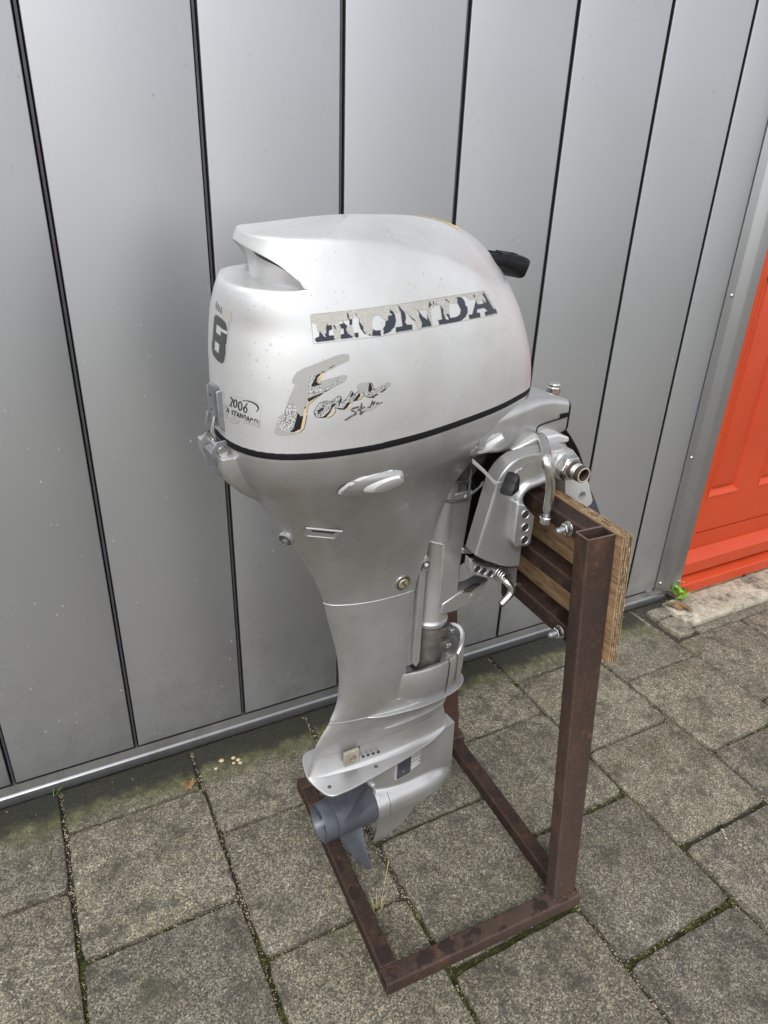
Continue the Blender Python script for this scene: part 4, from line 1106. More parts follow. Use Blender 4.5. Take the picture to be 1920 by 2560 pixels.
# ---------------------------------------------------------------- gearcase
def gw_(a, z):
    ax_z = .208; rb = .0418
    rr_ = rb if a < .215 else rb*max(0, 1-((a-.215)/.087)**2.6)**.5
    d = rr_*rr_-(z-ax_z)**2; wb = math.sqrt(d) if d > 0 else 0
    t = (a-.100)/(.299-.100)
    wl = (.021+.004*min(1, max(0, (.34-z)/.1)))*(max(0, 1-abs((t-.58)/.60)**2.4))**.6 if z > .17 else 0
    if z < .19: wl *= max(0, (z-.165)/.025)
    k = .006
    hh = max(k-abs(wb-wl), 0)/k if wb > .001 and wl > .001 else 0
    return max(wb, wl)+hh*hh*k*.35
zs = list(np.linspace(.338, .262, 16))+list(np.linspace(.258, .162, 34)[:-1])
rings = []
for z in zs:
    ar = .112 if z > .262 else .118
    ar = .112+.007*min(1, max(0, (.29-z)/.03))
    half_ = []
    N_ = 60; af = .2995 if z > .20 else None
    lim = .3015
    # find extent where width > 0
    for k in range(N_+1):
        t = k/N_; a = ar+(lim-ar)*(1-(1-t)**1.6)
        half_.append((a, -gw_(a, z)))
    cut = [p for p in half_ if p[1] < -1e-4]
    if len(cut) < 4: continue
    P = [(ar, 0)]+[tuple(p) for p in resample([np.array(p) for p in cut], 58)]+[(cut[-1][0]+.0002, 0)]
    rings.append([(a, b, z) for a, b in full(P)])
gcase = bpy.data.objects.new('gearcase', None); COL.objects.link(gcase); gcase.parent = motor
fin('gear_housing', loft(rings), 'silver3', gcase, ang=55)
fin('upper_gearcase', loft([foil(*r) for r in dense([(.3810, -.0085, .2795, .0193), (.372, -.011, .282, .0200), (.360, -.0135, .285, .0212), (.350, -.015, .287, .0235), (.344, -.016, .288, .0260), (.3405, -.0165, .288, .0295), (.338, -.0165, .288, .0335)], 4)]), 'silver3', gcase, ang=60)
P = resample(cr([np.array(p) for p in [(-.017, 0), (-.0162, -.010), (-.010, -.035), (-.0035, -.050), (.006, -.0575), (.022, -.059), (.059, -.058), (.151, -.0485), (.211, -.039), (.250, -.0285), (.276, -.016), (.2885, 0)]], 8), 90)
fin('ventilation_plate', prism(full(P), .3335, .3385, 'xy'), 'silver3', gcase, ang=40, bevel=.0014, bseg=3)
for a, b in ((.008, -.037), (.104, -.037)):
    fin('plate_hole', lathe((a, b, .3387), (0, 0, 1), [(0, .0036), (.0004, .0036)], 16), 'mountdark', gcase)
# anode and its recess
fin('anode_gap', prism([(.0755, .3535), (.0768, .3533), (.0768, .3870), (.0755, .3870)], -.0222, -.0185, 'xz'), 'dark', gcase)
fin('anode', prism([(.0450, .3545), (.0755, .3535), (.0755, .385), (.0450, .3855)], -.0242, -.018, 'xz'), 'anode', gcase, bevel=.001)
fin('anode_bolt_well', lathe((.062, -.0242, .369), (0, -1, 0), [(0, .0078), (.0003, .0078), (.0006, .006)], 24), 'rustdot', gcase)
fin('anode_bolt', lathe((.062, -.0242, .369), (0, -1, 0), [(0, .0048), (.0025, .0046), (.003, .003)], 14), 'chrome', gcase)
for i in range(4):
    fin('drain_hole', lathe((.0855+i*.0102, -.0205-.0009*i, .3585-.0003*i), (0, -1, 0), [(0, .0028), (.0014+.0002*i, .0028)], 12), 'dark', gcase)
# water inlet grille
gr = bpy.data.objects.new('water_inlet', None); COL.objects.link(gr); gr.parent = motor
fin('inlet_frame', prism([(.1575, .263), (.193, .267), (.193, .3345), (.1575, .3345)], -.0268, -.020, 'xz'), 'silver', gr, bevel=.001)
fin('inlet_screen', prism([(.1595, .267), (.1905, .2705), (.1905, .332), (.1595, .332)], -.0282, -.025, 'xz'), 'bluegrey', gr, bevel=.0008)
for j in range(9):
    for i in range(5): fin('inlet_slot', bx(.1622+i*.0054, .1660+i*.0054, -.02845, -.0280, .2905+j*.0042, .2928+j*.0042), 'dark', gr, smooth=False)
fin('inlet_screw', lathe((.1745, -.0282, .2795), (0, -1, 0), [(0, .0044), (.0015, .0044), (.0018, .003)], 16), 'chrome', gr)
for j in range(4):
    fin('inlet_fin', loft([[(.192, -.0275, .274+j*.0115), (.192, -.0275, .2775+j*.0115), (.192, -.0235, .2775+j*.0115)], [(.2145, -.0258, .2815+j*.0105), (.2145, -.0258, .2825+j*.0105), (.2145, -.0245, .2825+j*.0105)]]), 'silver', gr, smooth=False)
# bearing carrier ring, small bolt lug, skeg
fin('carrier_ring', lathe((.1135, 0, .208), (1, 0, 0), [(0, .037), (.0008, .0405), (.020, .0417), (.0255, .0420), (.0262, .0413)], 56), 'silver3', gcase, ang=30)
fin('carrier_seam', lathe((.1392, 0, .208), (1, 0, 0), [(0, .0419), (.0010, .0419)], 56, cap=False), 'dark', gcase)
fin('carrier_lug', prism([(.112, .245), (.128, .245), (.128, .262), (.112, .262)], -.012, -.002, 'xz'), 'silver', gcase, bevel=.002)
fin('carrier_bolt', hexnut((.113, -.014, .254), (-1, 0, 0), .0058, .006), 'chrome', gcase, ang=25)
fin('trim_tab_bracket', prism([(.075, .325), (.118, .325), (.118, .31), (.10, .305)], -.014, .014, 'xz'), 'mountdark', gcase)
sk = []
for z, a0, a1, w_ in ((.1750, .132, .262, .0060), (.160, .131, .254, .0050), (.140, .134, .240, .0042), (.118, .136, .222, .0036), (.098, .1325, .205, .0032), (.082, .1270, .168, .0028), (.0795, .1285, .166, .0016)):
    P = resample(cr([np.array(p) for p in [(a0, 0), (a0+.002, -w_*.5), (a0+(a1-a0)*.4, -w_), (a0+(a1-a0)*.85, -w_*.6), (a1, 0)]], 6), 20); sk.append([(a, b, z) for a, b in full(P)])
fin('skeg', loft(sk), 'silver2', gcase, ang=50)
# ---------------------------------------------------------------- propeller
pr_ = bpy.data.objects.new('propeller', None); COL.objects.link(pr_); pr_.parent = motor
HC = Vector((.004, 0, .2085))
fin('hub', lathe(HC, (1, 0, 0), [(.030, .026), (.004, .0330), (.0, .0352), (-.0002, .0366), (.003, .0374), (.024, .0370), (.0255, .0366)], 56, cap=False), 'prop', pr_, ang=35)
fin('hub_core', lathe(HC+Vector((.03, 0, 0)), (-1, 0, 0), [(0, .028), (.001, .028), (.001, .012), (.012, .0115), (.013, .008)], 32), 'prop', pr_, ang=35)
fin('hub_seam', lathe(HC+Vector((.0253, 0, 0)), (1, 0, 0), [(0, .0361), (.0014, .0361)], 56, cap=False), 'dark', pr_)
fin('hub_body', lathe(HC+Vector((.0265, 0, 0)), (1, 0, 0), [(0, .0364), (.0008, .0372), (.05, .0388), (.080, .0396), (.083, .0388), (.084, .034)], 56, cap=False), 'prop', pr_, ang=35)
for s in range(3):
    fin('hub_vane', bx(.008, .028, -.0012, .0012, .009, .0325), 'prop', pr_)
    pr_.children[-1].matrix_local = Matrix.Translation(HC) @ Matrix.Rotation(s*2.094+.4, 4, 'X')
def blade(phi):
    bm = bmesh.new(); nr_, nc = 14, 14; top, bot = [], []
    for i in range(nr_+1):
        t = i/nr_; r_ = .033+t*.093
        ch = .068*(1-.42*t)*math.sqrt(max(0, 1-(t**4.0)*.985)); pitch = R(62-34*t)   # chord angle from the rotation plane
        sweep = .0+.020*t*t
        rowt, rowb = [], []
        for j in range(nc+1):
            s = (j/nc-.5)*ch
            th = .0036*(1-.75*t)*(1-(2*j/nc-1)**2)**.5+.0003
            ax = s*math.sin(pitch)*.76+.047+ .020*t*t; tg = -s*math.cos(pitch)-sweep
            ang_ = phi+tg/max(r_, .03)
            for row, sg in ((rowt, 1), (rowb, -1)):
                row.append(bm.verts.new((HC.x+.012+ax+sg*th*math.cos(pitch), r_*math.sin(ang_), HC.z-r_*math.cos(ang_)+0)))
        top.append(rowt); bot.append(rowb)
    for L in (top, bot):
        for a_, b_ in zip(L, L[1:]):
            for j in range(nc): bm.faces.new((a_[j], a_[j+1], b_[j+1], b_[j]))
    for i in range(nr_):
        bm.faces.new((top[i][0], top[i+1][0], bot[i+1][0], bot[i][0])); bm.faces.new((top[i][nc], top[i+1][nc], bot[i+1][nc], bot[i][nc]))
    for j in range(nc): bm.faces.new((top[nr_][j], top[nr_][j+1], bot[nr_][j+1], bot[nr_][j]))
    return bm
for s in range(3): fin('blade', blade(R(PHI0+120*s)), 'prop', pr_, ang=60)
# ---------------------------------------------------------------- clamp brackets (sit on the board; built in world x,z then brought to the motor's frame)
def to_local(bm, z0=0):
    for v in bm.verts: v.co = Vector(WL(*v.co))
    return bm
def skew(bm, y0):   # follow the stand's heading
    t = math.tan(R(2.4))
    for v in bm.verts: v.co.x += (v.co.y-y0)*t
    return bm
def clampf(name, pts, y0, y1, mat, parent, holes=(), bevel=.002, ang=32, yr=-.60):
    return fin(name, to_local(skew(prism(pts, y0, y1, 'xz', holes=holes), yr)), mat, parent, ang=ang, bevel=0 if holes else bevel, bseg=3)
PLATE = [(.605, .905), (.610, .915), (.617, .925), (.627, .934), (.640, .9405), (.660, .943), (.700, .9445), (.730, .944), (.750, .938), (.761, .927), (.763, .913), (.757, .901), (.745, .895), (.728, .897), (.712, .8965), (.700, .890), (.690, .886), (.678, .885), (.667, .881), (.659, .875), (.657, .868), (.661, .858), (.6675, .845), (.672, .80), (.672, .742), (.650, .747), (.628, .756), (.601, .770), (.579, .785), (.592, .845)]
for side, (ya, yb) in enumerate(((-.600, -.566), (-.452, -.418))):
    cb = bpy.data.objects.new('clamp_bracket', None); COL.objects.link(cb); cb.parent = motor
    s0 = ya; out = -1 if side == 0 else 1
    clampf('side_plate', PLATE, ya, yb, 'cast', cb, bevel=.0035, yr=ya)
    if side == 0:
        y0 = ya
        # proud rounded rib along the hook and the tab with three holes
        clampf('tab', [(.640, .872), (.655, .866), (.667, .850), (.6735, .846), (.6790, .841), (.6790, .792), (.673, .7875), (.650, .7905), (.640, .803)], y0-.0125, y0+.004, 'cast', cb, bevel=.0035)
        for x, z in ((.6570, .849), (.6600, .8255), (.6625, .8025)):
            p = Vector(WL(x, y0-.0130, z)); fin('tab_hole', lathe(p, (math.sin(TH)*-1, -math.cos(TH), 0), [(-.001, .0068), (.0004, .0068)], 24), 'dark', cb)
            fin('hole_rim', lathe(p, (math.sin(TH)*-1, -math.cos(TH), 0), [(.0002, .0080), (.0012, .0074), (.0002, .0068)], 24, cap=False), 'cast', cb)
        hook = [(.6585, .850), (.6520, .862), (.6490, .873), (.6530, .884), (.6640, .8925), (.6800, .8955), (.7000, .9000), (.7200, .9060), (.7450, .9060)]
        fin('hook_rib', tube([WL(x, y0-.0005, z) for x, z in cr(hook, 6)], [.0075]*49, 12), 'cast', cb, ang=60)
        fin('rim', tube([WL(x, y0+.0005, z) for x, z in cr([(.6065, .906), (.6115, .9165), (.619, .926), (.629, .9345), (.642, .940), (.66, .942), (.70, .9432), (.727, .9427)], 5)], .0022, 8), 'cast', cb)
        fin('rim', tube([WL(x, y0+.0005, z) for x, z in cr([(.6055, .905), (.592, .845), (.580, .787)], 5)], .0016, 8), 'cast', cb)
        # embossed TILT with its arrow
        def stroke(pl, r_=.0006): fin('emboss', tube([WL(x, y0-.0008, z) for x, z in pl], r_, 6), 'cast', cb)
        def arc(pts): fin('emboss_arrow', tube([WL(x, y0-.0006, z) for x, z in cr(pts, 5)], .0007, 6), 'cast', cb)
        arc([(.6255, .9035), (.631, .913), (.6385, .920), (.6475, .9245)])
        stroke([(.6440, .9262), (.6480, .9248), (.6455, .9218)])
        L = [[[(0, 1), (1, 1)], [(.5, 1), (.5, 0)]], [[(.5, 1), (.5, 0)]], [[(.2, 1), (.2, 0), (1, 0)]], [[(0, 1), (1, 1)], [(.5, 1), (.5, 0)]]]
        for i, g_ in enumerate(L):
            for pl in g_: stroke([(.6505+i*.0042+u*.0030, .9235+i*.0011+v_*.0046+u*.0006) for u, v_ in pl], .0007)
    # outer leg beyond the board
    clampf('screw_leg', [(.742, .900), (.765, .893), (.790, .883), (.797, .874), (.814, .838), (.812, .830), (.805, .828), (.790, .80), (.765, .79), (.757, .83), (.748, .872)], ya+.004, yb-.012, 'silver', cb, holes=[(.7885, .850, .0080)])
    clampf('leg_web', [(.742, .898), (.765, .890), (.768, .86), (.757, .84), (.748, .87)], yb-.012, yb, 'cast', cb)
fin('bracket_bridge', to_local(prism([(.700, .925), (.712, .932), (.745, .932), (.760, .923), (.770, .905), (.755, .893), (.73, .9), (.70, .905)], -.565, -.452, 'xz')), 'silver', motor, bevel=.003)
fin('top_casting', to_local(prism([(.66, .938), (.70, .950), (.75, .952), (.775, .943), (.775, .935), (.66, .93)], -.560, -.46, 'xz')), 'silver', motor, bevel=.003)
# tilt tube with nut
NA = Vector((-math.sin(TH+R(2.4)*0), -math.cos(TH), 0)); NP = Vector(WL(.729, -.600, .9185))
tn = bpy.data.objects.new('tilt_tube', None); COL.objects.link(tn); tn.parent = motor
fin('boss_ring', lathe(NP, NA, [(-.004, .0255), (.006, .0250), (.010, .0225)], 40), 'cast', tn, ang=40)
fin('nut', hexnut(NP+NA*.0095, NA, .0215, .0150), 'chrome', tn, ang=25, bevel=.0010)
fin('nut_collar', lathe(NP+NA*.0245, NA, [(0, .0175), (.0035, .0165), (.0038, .014)], 32), 'chrome', tn)
thr = [(0, .0128)]
for i in range(14): thr.append((.005+i*.00075, .0134 if i % 2 else .0124))
fin('tube_root', lathe(NP+NA*.0275, NA, [(0, .0140), (.005, .0135)], 28), 'corrtube', tn)
fin('threaded_tube', lathe(NP+NA*.0275, NA, thr[1:], 28, cap=False), 'chrome', tn, ang=20)
fin('tube_rim', lathe(NP+NA*.0275, NA, [(.0150, .0128), (.0215, .0132), (.0230, .0128), (.0235, .0112), (.0230, .0098), (.010, .0096)], 28, cap=False), 'corrtube', tn, ang=30)
fin('tube_face', lathe(NP+NA*.0507, NA, [(0, .0126), (.0006, .0112), (0, .0098)], 28, cap=False), 'tubeface', tn)
fin('tube_inside', lathe(NP+NA*.036, NA, [(0, .0096), (.001, .0096)], 24), 'dark', tn)
# link rod hanging from the tiller bracket
lr = bpy.data.objects.new('steering_link_rod', None); COL.objects.link(lr); lr.parent = motor
rp = cr([(.737, -.525, .940), (.705, -.575, .954), (.672, -.624, .953), (.6605, -.638, .947), (.6657, -.642, .9294), (.6717, -.642, .911), (.6735, -.642, .892), (.6737, -.642, .873), (.6738, -.642, .865)], 8)
fin('rod', tube([WL(*p) for p in rp], .0074, 20), 'chrome', lr, ang=60)
e0 = Vector(WL(.6738, -.642, .865)); ed = Vector((.0, -.02, -1)).normalized()
fin('rod_tip', lathe(e0, ed, [(-.001, .0064), (.003, .0052), (.011, .0050)], 20), 'latch', lr)
fin('nut_flange', lathe(e0+ed*.0085, ed, [(0, .0100), (.0015, .0108), (.0025, .0100)], 32), 'chrome', lr)
fin('nut', hexnut(e0+ed*.0105, ed, .0092, .0110), 'chrome', lr, ang=25, bevel=.0005)
# tilt adjusting quadrant, pin with spring
qd = bpy.data.objects.new('tilt_quadrant', None); COL.objects.link(qd); qd.parent = motor
clampf('quadrant_plate', [(.588, .764), (.6005, .752), (.6200, .741), (.649, .731), (.690, .722), (.692, .700), (.672, .699), (.6500, .7045), (.600, .7295), (.5925, .737), (.588, .748)], -.574, -.556, 'cast', qd, bevel=.003)
for x, z in ((.6045, .7415), (.6175, .7340), (.6320, .7255), (.6465, .7190)):
    p = Vector(WL(x, -.5745, z)); fin('quadrant_hole', lathe(p, (-math.sin(TH), -math.cos(TH), 0), [(-.001, .0062), (.0004, .0062)], 24), 'dark', qd)
    fin('hole_rim', lathe(p, (-math.sin(TH), -math.cos(TH), 0), [(.0002, .0072), (.001, .0068), (.0002, .0062)], 24, cap=False), 'cast', qd)
clampf('end_loop', [(.6555, .705), (.657, .675), (.664, .660), (.672, .656), (.690, .664), (.692, .700)], -.574, -.568, 'cast', qd)
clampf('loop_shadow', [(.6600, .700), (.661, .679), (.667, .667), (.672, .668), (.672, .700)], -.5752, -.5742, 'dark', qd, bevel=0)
tp = bpy.data.objects.new('tilt_pin', None); COL.objects.link(tp); tp.parent = motor
fin('pin', tube([WL(*p) for p in cr([(.652, -.57, .722), (.650, -.585, .720), (.6505, -.598, .7175), (.6575, -.604, .708), (.6555, -.605, .697), (.644, -.606, .687), (.637, -.607, .682)], 6)], .0062, 16), 'chrome', tp, ang=60)
sp_ = []
for k in range(64):
    t = k/63; a = t*4*2*math.pi; sp_.append(WL(.6525-.0005+(.0118-.003*t)*math.cos(a), -.575-.020*t, .7225-.002*t+(.0118-.003*t)*math.sin(a)))
fin('spring', tube(sp_, .0014, 7), 'chrome', tp, ang=70)
fin('cross_pin', tube([WL(.662, -.604, .714), WL(.678, -.600, .706)], .0035, 10), 'mountdark', tp)
# friction knob on a bent strap
kb = bpy.data.objects.new('friction_knob', None); COL.objects.link(kb); kb.parent = motor
strap = []
for x, y, z in ((.558, -.595, .948), (.575, -.603, .932), (.590, -.611, .9145), (.5945, -.614, .9120), (.604, -.616, .9125)): strap.append([(x, y-.001, z-.0035), (x, y+.001, z-.0035), (x, y+.001, z+.0035), (x, y-.001, z+.0035)])
fin('strap', to_local(loft(strap)), 'cast', kb, bevel=.0006)
kd = Vector((.50, -.82, -.10)).normalized(); kp = Vector(WL(.603, -.618, .913)); kx, ky, _ = frame_of(kd)
def star(r, t, ph=.4): return [tuple(kp+kd*t+(kx*math.cos(a)+ky*math.sin(a))*(r*(1-.48*abs(math.sin((a-ph)*1.5))**.7))) for a in np.linspace(0, 2*math.pi, 49)[:-1]]
fin('knob', loft([star(.015, 0), star(.0205, .002), star(.0220, .009), star(.0205, .019), star(.012, .0225)]), 'plastic', kb, ang=35)
# black cables and blue grey cable guard on the far side
cb2 = bpy.data.objects.new('control_cables', None); COL.objects.link(cb2); cb2.parent = motor
for o_ in (0, .009): fin('cable', tube([WL(*p) for p in cr([(.745+o_, -.50, .960), (.79+o_, -.50, .945), (.838+o_, -.50, .895), (.868+o_, -.50, .845), (.884+o_, -.50, .812), (.898+o_, -.50, .775)], 6)], .0042, 10), 'rubber', cb2)
fin('cable_guard', to_local(prism([(.876, .812), (.884, .8175), (.892, .812), (.912, .782), (.930, .752), (.935, .735), (.900, .735), (.893, .762), (.880, .790)], -.512, -.506, 'xz')), 'bluegrey', cb2, bevel=.0015)
fin('guard_rivet', lathe(WL(.8845, -.5122, .8065), (0, -1, 0), [(0, .0042), (.001, .004), (.0012, .0022)], 16), 'chrome', cb2)
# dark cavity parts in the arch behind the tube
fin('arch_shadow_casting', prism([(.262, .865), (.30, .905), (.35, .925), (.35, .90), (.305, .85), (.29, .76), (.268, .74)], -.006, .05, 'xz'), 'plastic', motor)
fin('linkage', tube([(.268, -.026, .885), (.275, -.028, .868), (.281, -.026, .86)], .0042, 10), 'plastic', motor)
fin('linkage', tube([(.270, -.030, .853), (.283, -.031, .859), (.296, -.030, .872)], .0018, 8), 'cast', motor)
fin('linkage', tube([(.262, -.033, .853), (.275, -.035, .862), (.30, -.036, .873)], .0014, 8), 'cast', motor)

# ---------------------------------------------------------------- stickers: flat print on thin film, cell by cell on the curved skin
CS = [[-0.094667, 0.041878, -0.003421, 0.00051, -0.001698, 0.000234, 0.000651, 3.5e-05, 0.00062, -4.2e-05], [1.209572, -0.000691, -0.04185, -0.000114, 0.00109, 5.2e-05, -9.7e-05, -0.000446, -0.000222, -0.000193]]
CR_ = [[-1.126812, -54.36977, -6.184015, 36.374331, 3.332757, 2.086062, -12.964381, 1.144537, -1.579696, -0.022855], [1.179213, 0.02645, -0.041985, -0.0232, 0.004905, -0.001511, 0.009349, -0.004232, 0.001307, -0.000255]]
def poly3(c, U, V):
    return c[0]+c[1]*U+c[2]*V+c[3]*U*U+c[4]*U*V+c[5]*V*V+c[6]*U**3+c[7]*U*U*V+c[8]*U*V*V+c[9]*V**3
def side_map(u, v):
    a, z = poly3(CS[0], (u-690)/100, (v-715)/100), poly3(CS[1], (u-690)/100, (v-715)/100)
    h = cowl_bvh.ray_cast(Vector((a, -.4, z)), Vector((0, 1, 0))); return h
def rear_map(u, v):
    th, z = poly3(CR_[0], (u-536)/100, (v-750)/100), poly3(CR_[1], (u-536)/100, (v-750)/100)
    t = R(th); d = Vector((-math.cos(t), math.sin(t), 0)); o = Vector((.03, 0, z))
    return cowl_bvh.ray_cast(o+d*.4, -d)
def inside(poly, X, Y):
    r = np.zeros(X.shape, bool); n = len(poly)
    for i in range(n):
        x0, y0 = poly[i]; x1, y1 = poly[(i+1) % n]
        if y0 == y1: continue
        c = ((y0 > Y) != (y1 > Y)) & (X < (x1-x0)*(Y-y0)/(y1-y0)+x0); r ^= c
    return r
def near_line(pl, X, Y, w_):
    r = np.zeros(X.shape, bool)
    for (x0, y0), (x1, y1) in zip(pl, pl[1:]):
        dx, dy = x1-x0, y1-y0; L = dx*dx+dy*dy+1e-9; t = np.clip(((X-x0)*dx+(Y-y0)*dy)/L, 0, 1)
        r |= (X-x0-t*dx)**2+(Y-y0-t*dy)**2 < w_*w_
    return r
def hashn(X, Y, s, k):
    a = np.sin(np.floor(X/s)*12.9898+np.floor(Y/s)*78.233+k)*43758.5453; return a-np.floor(a)
def decal(name, u0, u1, v0, v1, step, paint, mapper, lab=None):
    U = np.arange(u0, u1, step); V = np.arange(v0, v1, step); X, Y = np.meshgrid(U+step/2, V+step/2)
    # wavy torn edges: warp the lookup a little
    Xw = X+.55*np.sin(Y*1.9)+.4*np.sin(Y*5.1+X*.7); Yw = Y+.5*np.sin(X*1.7+1)+.4*np.sin(X*4.3+Y*.9)
    code = paint(X, Y, Xw, Yw)              # 0 = nothing, else colour index
    idx = {}; verts = []; faces = []; cols = []
    def vert(i, j):
        k = (i, j)
        if k in idx: return idx[k]
        h = mapper(u0+j*step, v0+i*step)
        if h[0] is None: idx[k] = None; return None
        N = h[1]
        if N.dot(h[0]-Vector((.08, 0, 1.15))) < 0: N = -N
        idx[k] = len(verts); verts.append(h[0]+N*.00035); return idx[k]
    ys, xs = np.nonzero(code)
    for i, j in zip(ys, xs):
        q = [vert(i, j), vert(i, j+1), vert(i+1, j+1), vert(i+1, j)]
        if None in q: continue
        faces.append(q); cols.append(PAL[code[i, j]])
    me = bpy.data.meshes.new(name); me.from_pydata(verts, [], faces); at = me.color_attributes.new('ink', 'FLOAT_COLOR', 'CORNER')
    buf = np.repeat(np.array([(*c, 1) for c in cols], dtype=np.float32), 4, axis=0).ravel(); at.data.foreach_set('color', buf)
    for p in me.polygons: p.use_smooth = True
    me.materials.append(MAT['decal']); o = bpy.data.objects.new(name, me); COL.objects.link(o); o.parent = motor
    if lab: o['label'] = lab
    return o
PAL = {11: (.365, .36, .34), 1: (.022, .027, .042), 2: (.40, .385, .345), 3: (.50, .48, .44), 4: (.58, .46, .27), 5: (.006, .006, .007), 6: (.66, .66, .65), 7: (.30, .29, .27), 8: (.045, .045, .05), 9: (.33, .325, .31), 10: (.43, .43, .42)}
def TA(L, o, s): return [(o[0]+x*s, o[1]+y*s) for x, y in L]
A_ = ((760, 710), 250/1659); B_ = ((1000, 700), 260/1659)
HR = [TA([(95, 510), (700, 445), (1659, 325), (1659, 450), (1600, 440), (1580, 470), (1530, 480), (1425, 425), (1410, 510), (1370, 610), (1340, 600), (1250, 520), (1180, 520), (1130, 600), (1130, 700), (1150, 750), (1130, 860), (1080, 850), (990, 780), (970, 700), (920, 640), (905, 560), (870, 560), (860, 470), (830, 560), (800, 580), (740, 590), (650, 620), (600, 610), (560, 660), (400, 670), (375, 640), (360, 760), (330, 830), (300, 830), (260, 775), (245, 790), (215, 770), (200, 670), (140, 640), (110, 650)], *A_),
      TA([(470, 680), (600, 680), (620, 780), (600, 830), (620, 900), (500, 940), (505, 850), (480, 760)], *A_), TA([(700, 700), (800, 690), (840, 870), (820, 880), (730, 800)], *A_),
      TA([(0, 390), (950, 245), (1330, 175), (1345, 200), (1300, 210), (1350, 300), (1360, 360), (1290, 315), (1240, 385), (1215, 380), (1190, 300), (1120, 320), (1020, 250), (960, 275), (890, 275), (905, 370), (780, 375), (775, 440), (785, 550), (735, 540), (730, 640), (690, 530), (640, 405), (560, 400), (540, 440), (500, 440), (490, 520), (520, 730), (480, 660), (430, 560), (440, 480), (350, 480), (265, 465), (300, 530), (305, 600), (350, 690), (345, 790), (295, 800), (245, 660), (130, 545), (100, 520), (60, 500), (20, 430)], *B_)]
HD = [TA(p, *A_) for p in ([(170, 935), (185, 890), (245, 870), (245, 810), (255, 775), (300, 830), (330, 870), (365, 885), (335, 825), (365, 820), (360, 720), (375, 640), (385, 680), (455, 680), (465, 720), (455, 755), (410, 770), (412, 855), (495, 850), (505, 930), (200, 965), (195, 945)],
      [(480, 680), (510, 680), (535, 745), (510, 745)], [(585, 665), (650, 655), (640, 610), (660, 640), (720, 690), (700, 740), (725, 810), (815, 880), (810, 890), (615, 915), (605, 840), (665, 825), (660, 740), (620, 740)],
      [(705, 480), (725, 478), (738, 500), (745, 560), (760, 590), (800, 575), (800, 680), (760, 680), (750, 600), (715, 550)], [(842, 812), (905, 805), (912, 885), (865, 888), (845, 870)], [(862, 470), (875, 540), (858, 520)],
      [(912, 560), (928, 640), (985, 700), (990, 770), (1040, 835), (1000, 820), (940, 740), (913, 660)], [(1070, 852), (1090, 830), (1114, 830), (1107, 855)], [(1150, 752), (1200, 772), (1285, 765), (1275, 800), (1285, 858), (1130, 860)],
      [(1420, 425), (1470, 450), (1510, 510), (1530, 610), (1510, 700), (1440, 790), (1325, 842), (1330, 770), (1312, 750), (1350, 690), (1362, 610), (1395, 608), (1400, 520), (1440, 520), (1465, 515), (1450, 490), (1425, 480)],
      [(1580, 365), (1600, 400), (1659, 460), (1659, 782), (1580, 790), (1568, 715), (1640, 700), (1605, 450), (1580, 440), (1572, 400)])]
HD += [TA(p, *B_) for p in ([(-50, 395), (0, 440), (20, 480), (80, 520), (95, 600), (85, 680), (120, 715), (195, 712), (203, 792), (0, 825), (-60, 840), (-60, 755), (45, 742), (20, 520)], [(130, 545), (190, 600), (245, 640), (245, 660), (190, 620)],
      [(265, 465), (300, 500), (360, 580), (440, 640), (430, 560), (450, 600), (480, 660), (505, 735), (345, 762), (350, 690), (330, 640), (305, 590), (300, 530)], [(455, 345), (480, 345), (480, 380), (500, 380), (500, 410), (480, 415), (475, 450), (450, 440)],
      [(510, 335), (530, 338), (547, 410), (530, 400)], [(562, 350), (588, 400), (568, 398)],
      [(640, 405), (665, 440), (690, 470), (690, 530), (700, 560), (730, 630), (780, 640), (770, 600), (735, 560), (740, 540), (785, 555), (795, 605), (840, 605), (920, 580), (955, 540), (965, 480), (945, 430), (905, 370), (910, 320), (890, 275), (950, 275), (990, 290), (1020, 340), (1035, 400), (1070, 440), (1070, 520), (1040, 590), (970, 650), (900, 670), (630, 715), (612, 645), (675, 630)],
      [(1090, 555), (1145, 548), (1200, 320), (1215, 380), (1240, 388), (1330, 372), (1290, 315), (1330, 340), (1345, 370), (1360, 340), (1350, 300), (1310, 250), (1300, 215), (1330, 198), (1345, 220), (1490, 465), (1530, 465), (1550, 525), (1350, 572), (1340, 510), (1385, 495), (1340, 445), (1225, 465), (1212, 520), (1262, 520), (1272, 590), (1100, 625)],
      [(1155, 230), (1177, 230), (1187, 282), (1163, 278)], [(715, 305), (742, 305), (750, 330), (765, 330), (788, 365), (758, 357), (740, 337), (713, 327)])]
HFRAME = [TA([(95, 520), (112, 500), (700, 443), (1659, 322)], *A_)[0:3]+TA([(0, 383), (1330, 172), (1345, 180), (1550, 520)], *B_)+TA([(1550, 545), (0, 850)], *B_)+TA([(1270, 872), (170, 990), (150, 975), (95, 520)], *A_)]
def paint_h(X, Y, Xw, Yw):
    c = np.zeros(X.shape, int)
    for p in HR: c[inside(p, Xw, Yw)] = 2
    n = hashn(X, Y*1.6, 1.9, 3); c[(c == 2) & (n > .72)] = 3; c[(c == 2) & (n < .12)] = 9
    for p in HD: c[inside(p, Xw, Yw)] = 1
    fr = near_line(HFRAME[0], X, Y, .55); c[fr & (c == 0)] = 10; c[fr & (c > 1)] = 7
    return c
decal('brand_sticker', 770, 1248, 724, 862, .8, paint_h, side_map, 'worn rectangular side sticker with torn dark blue letters')
F_ = ((680, 870), 310/1659)
def TF(L): return TA(L, *F_)
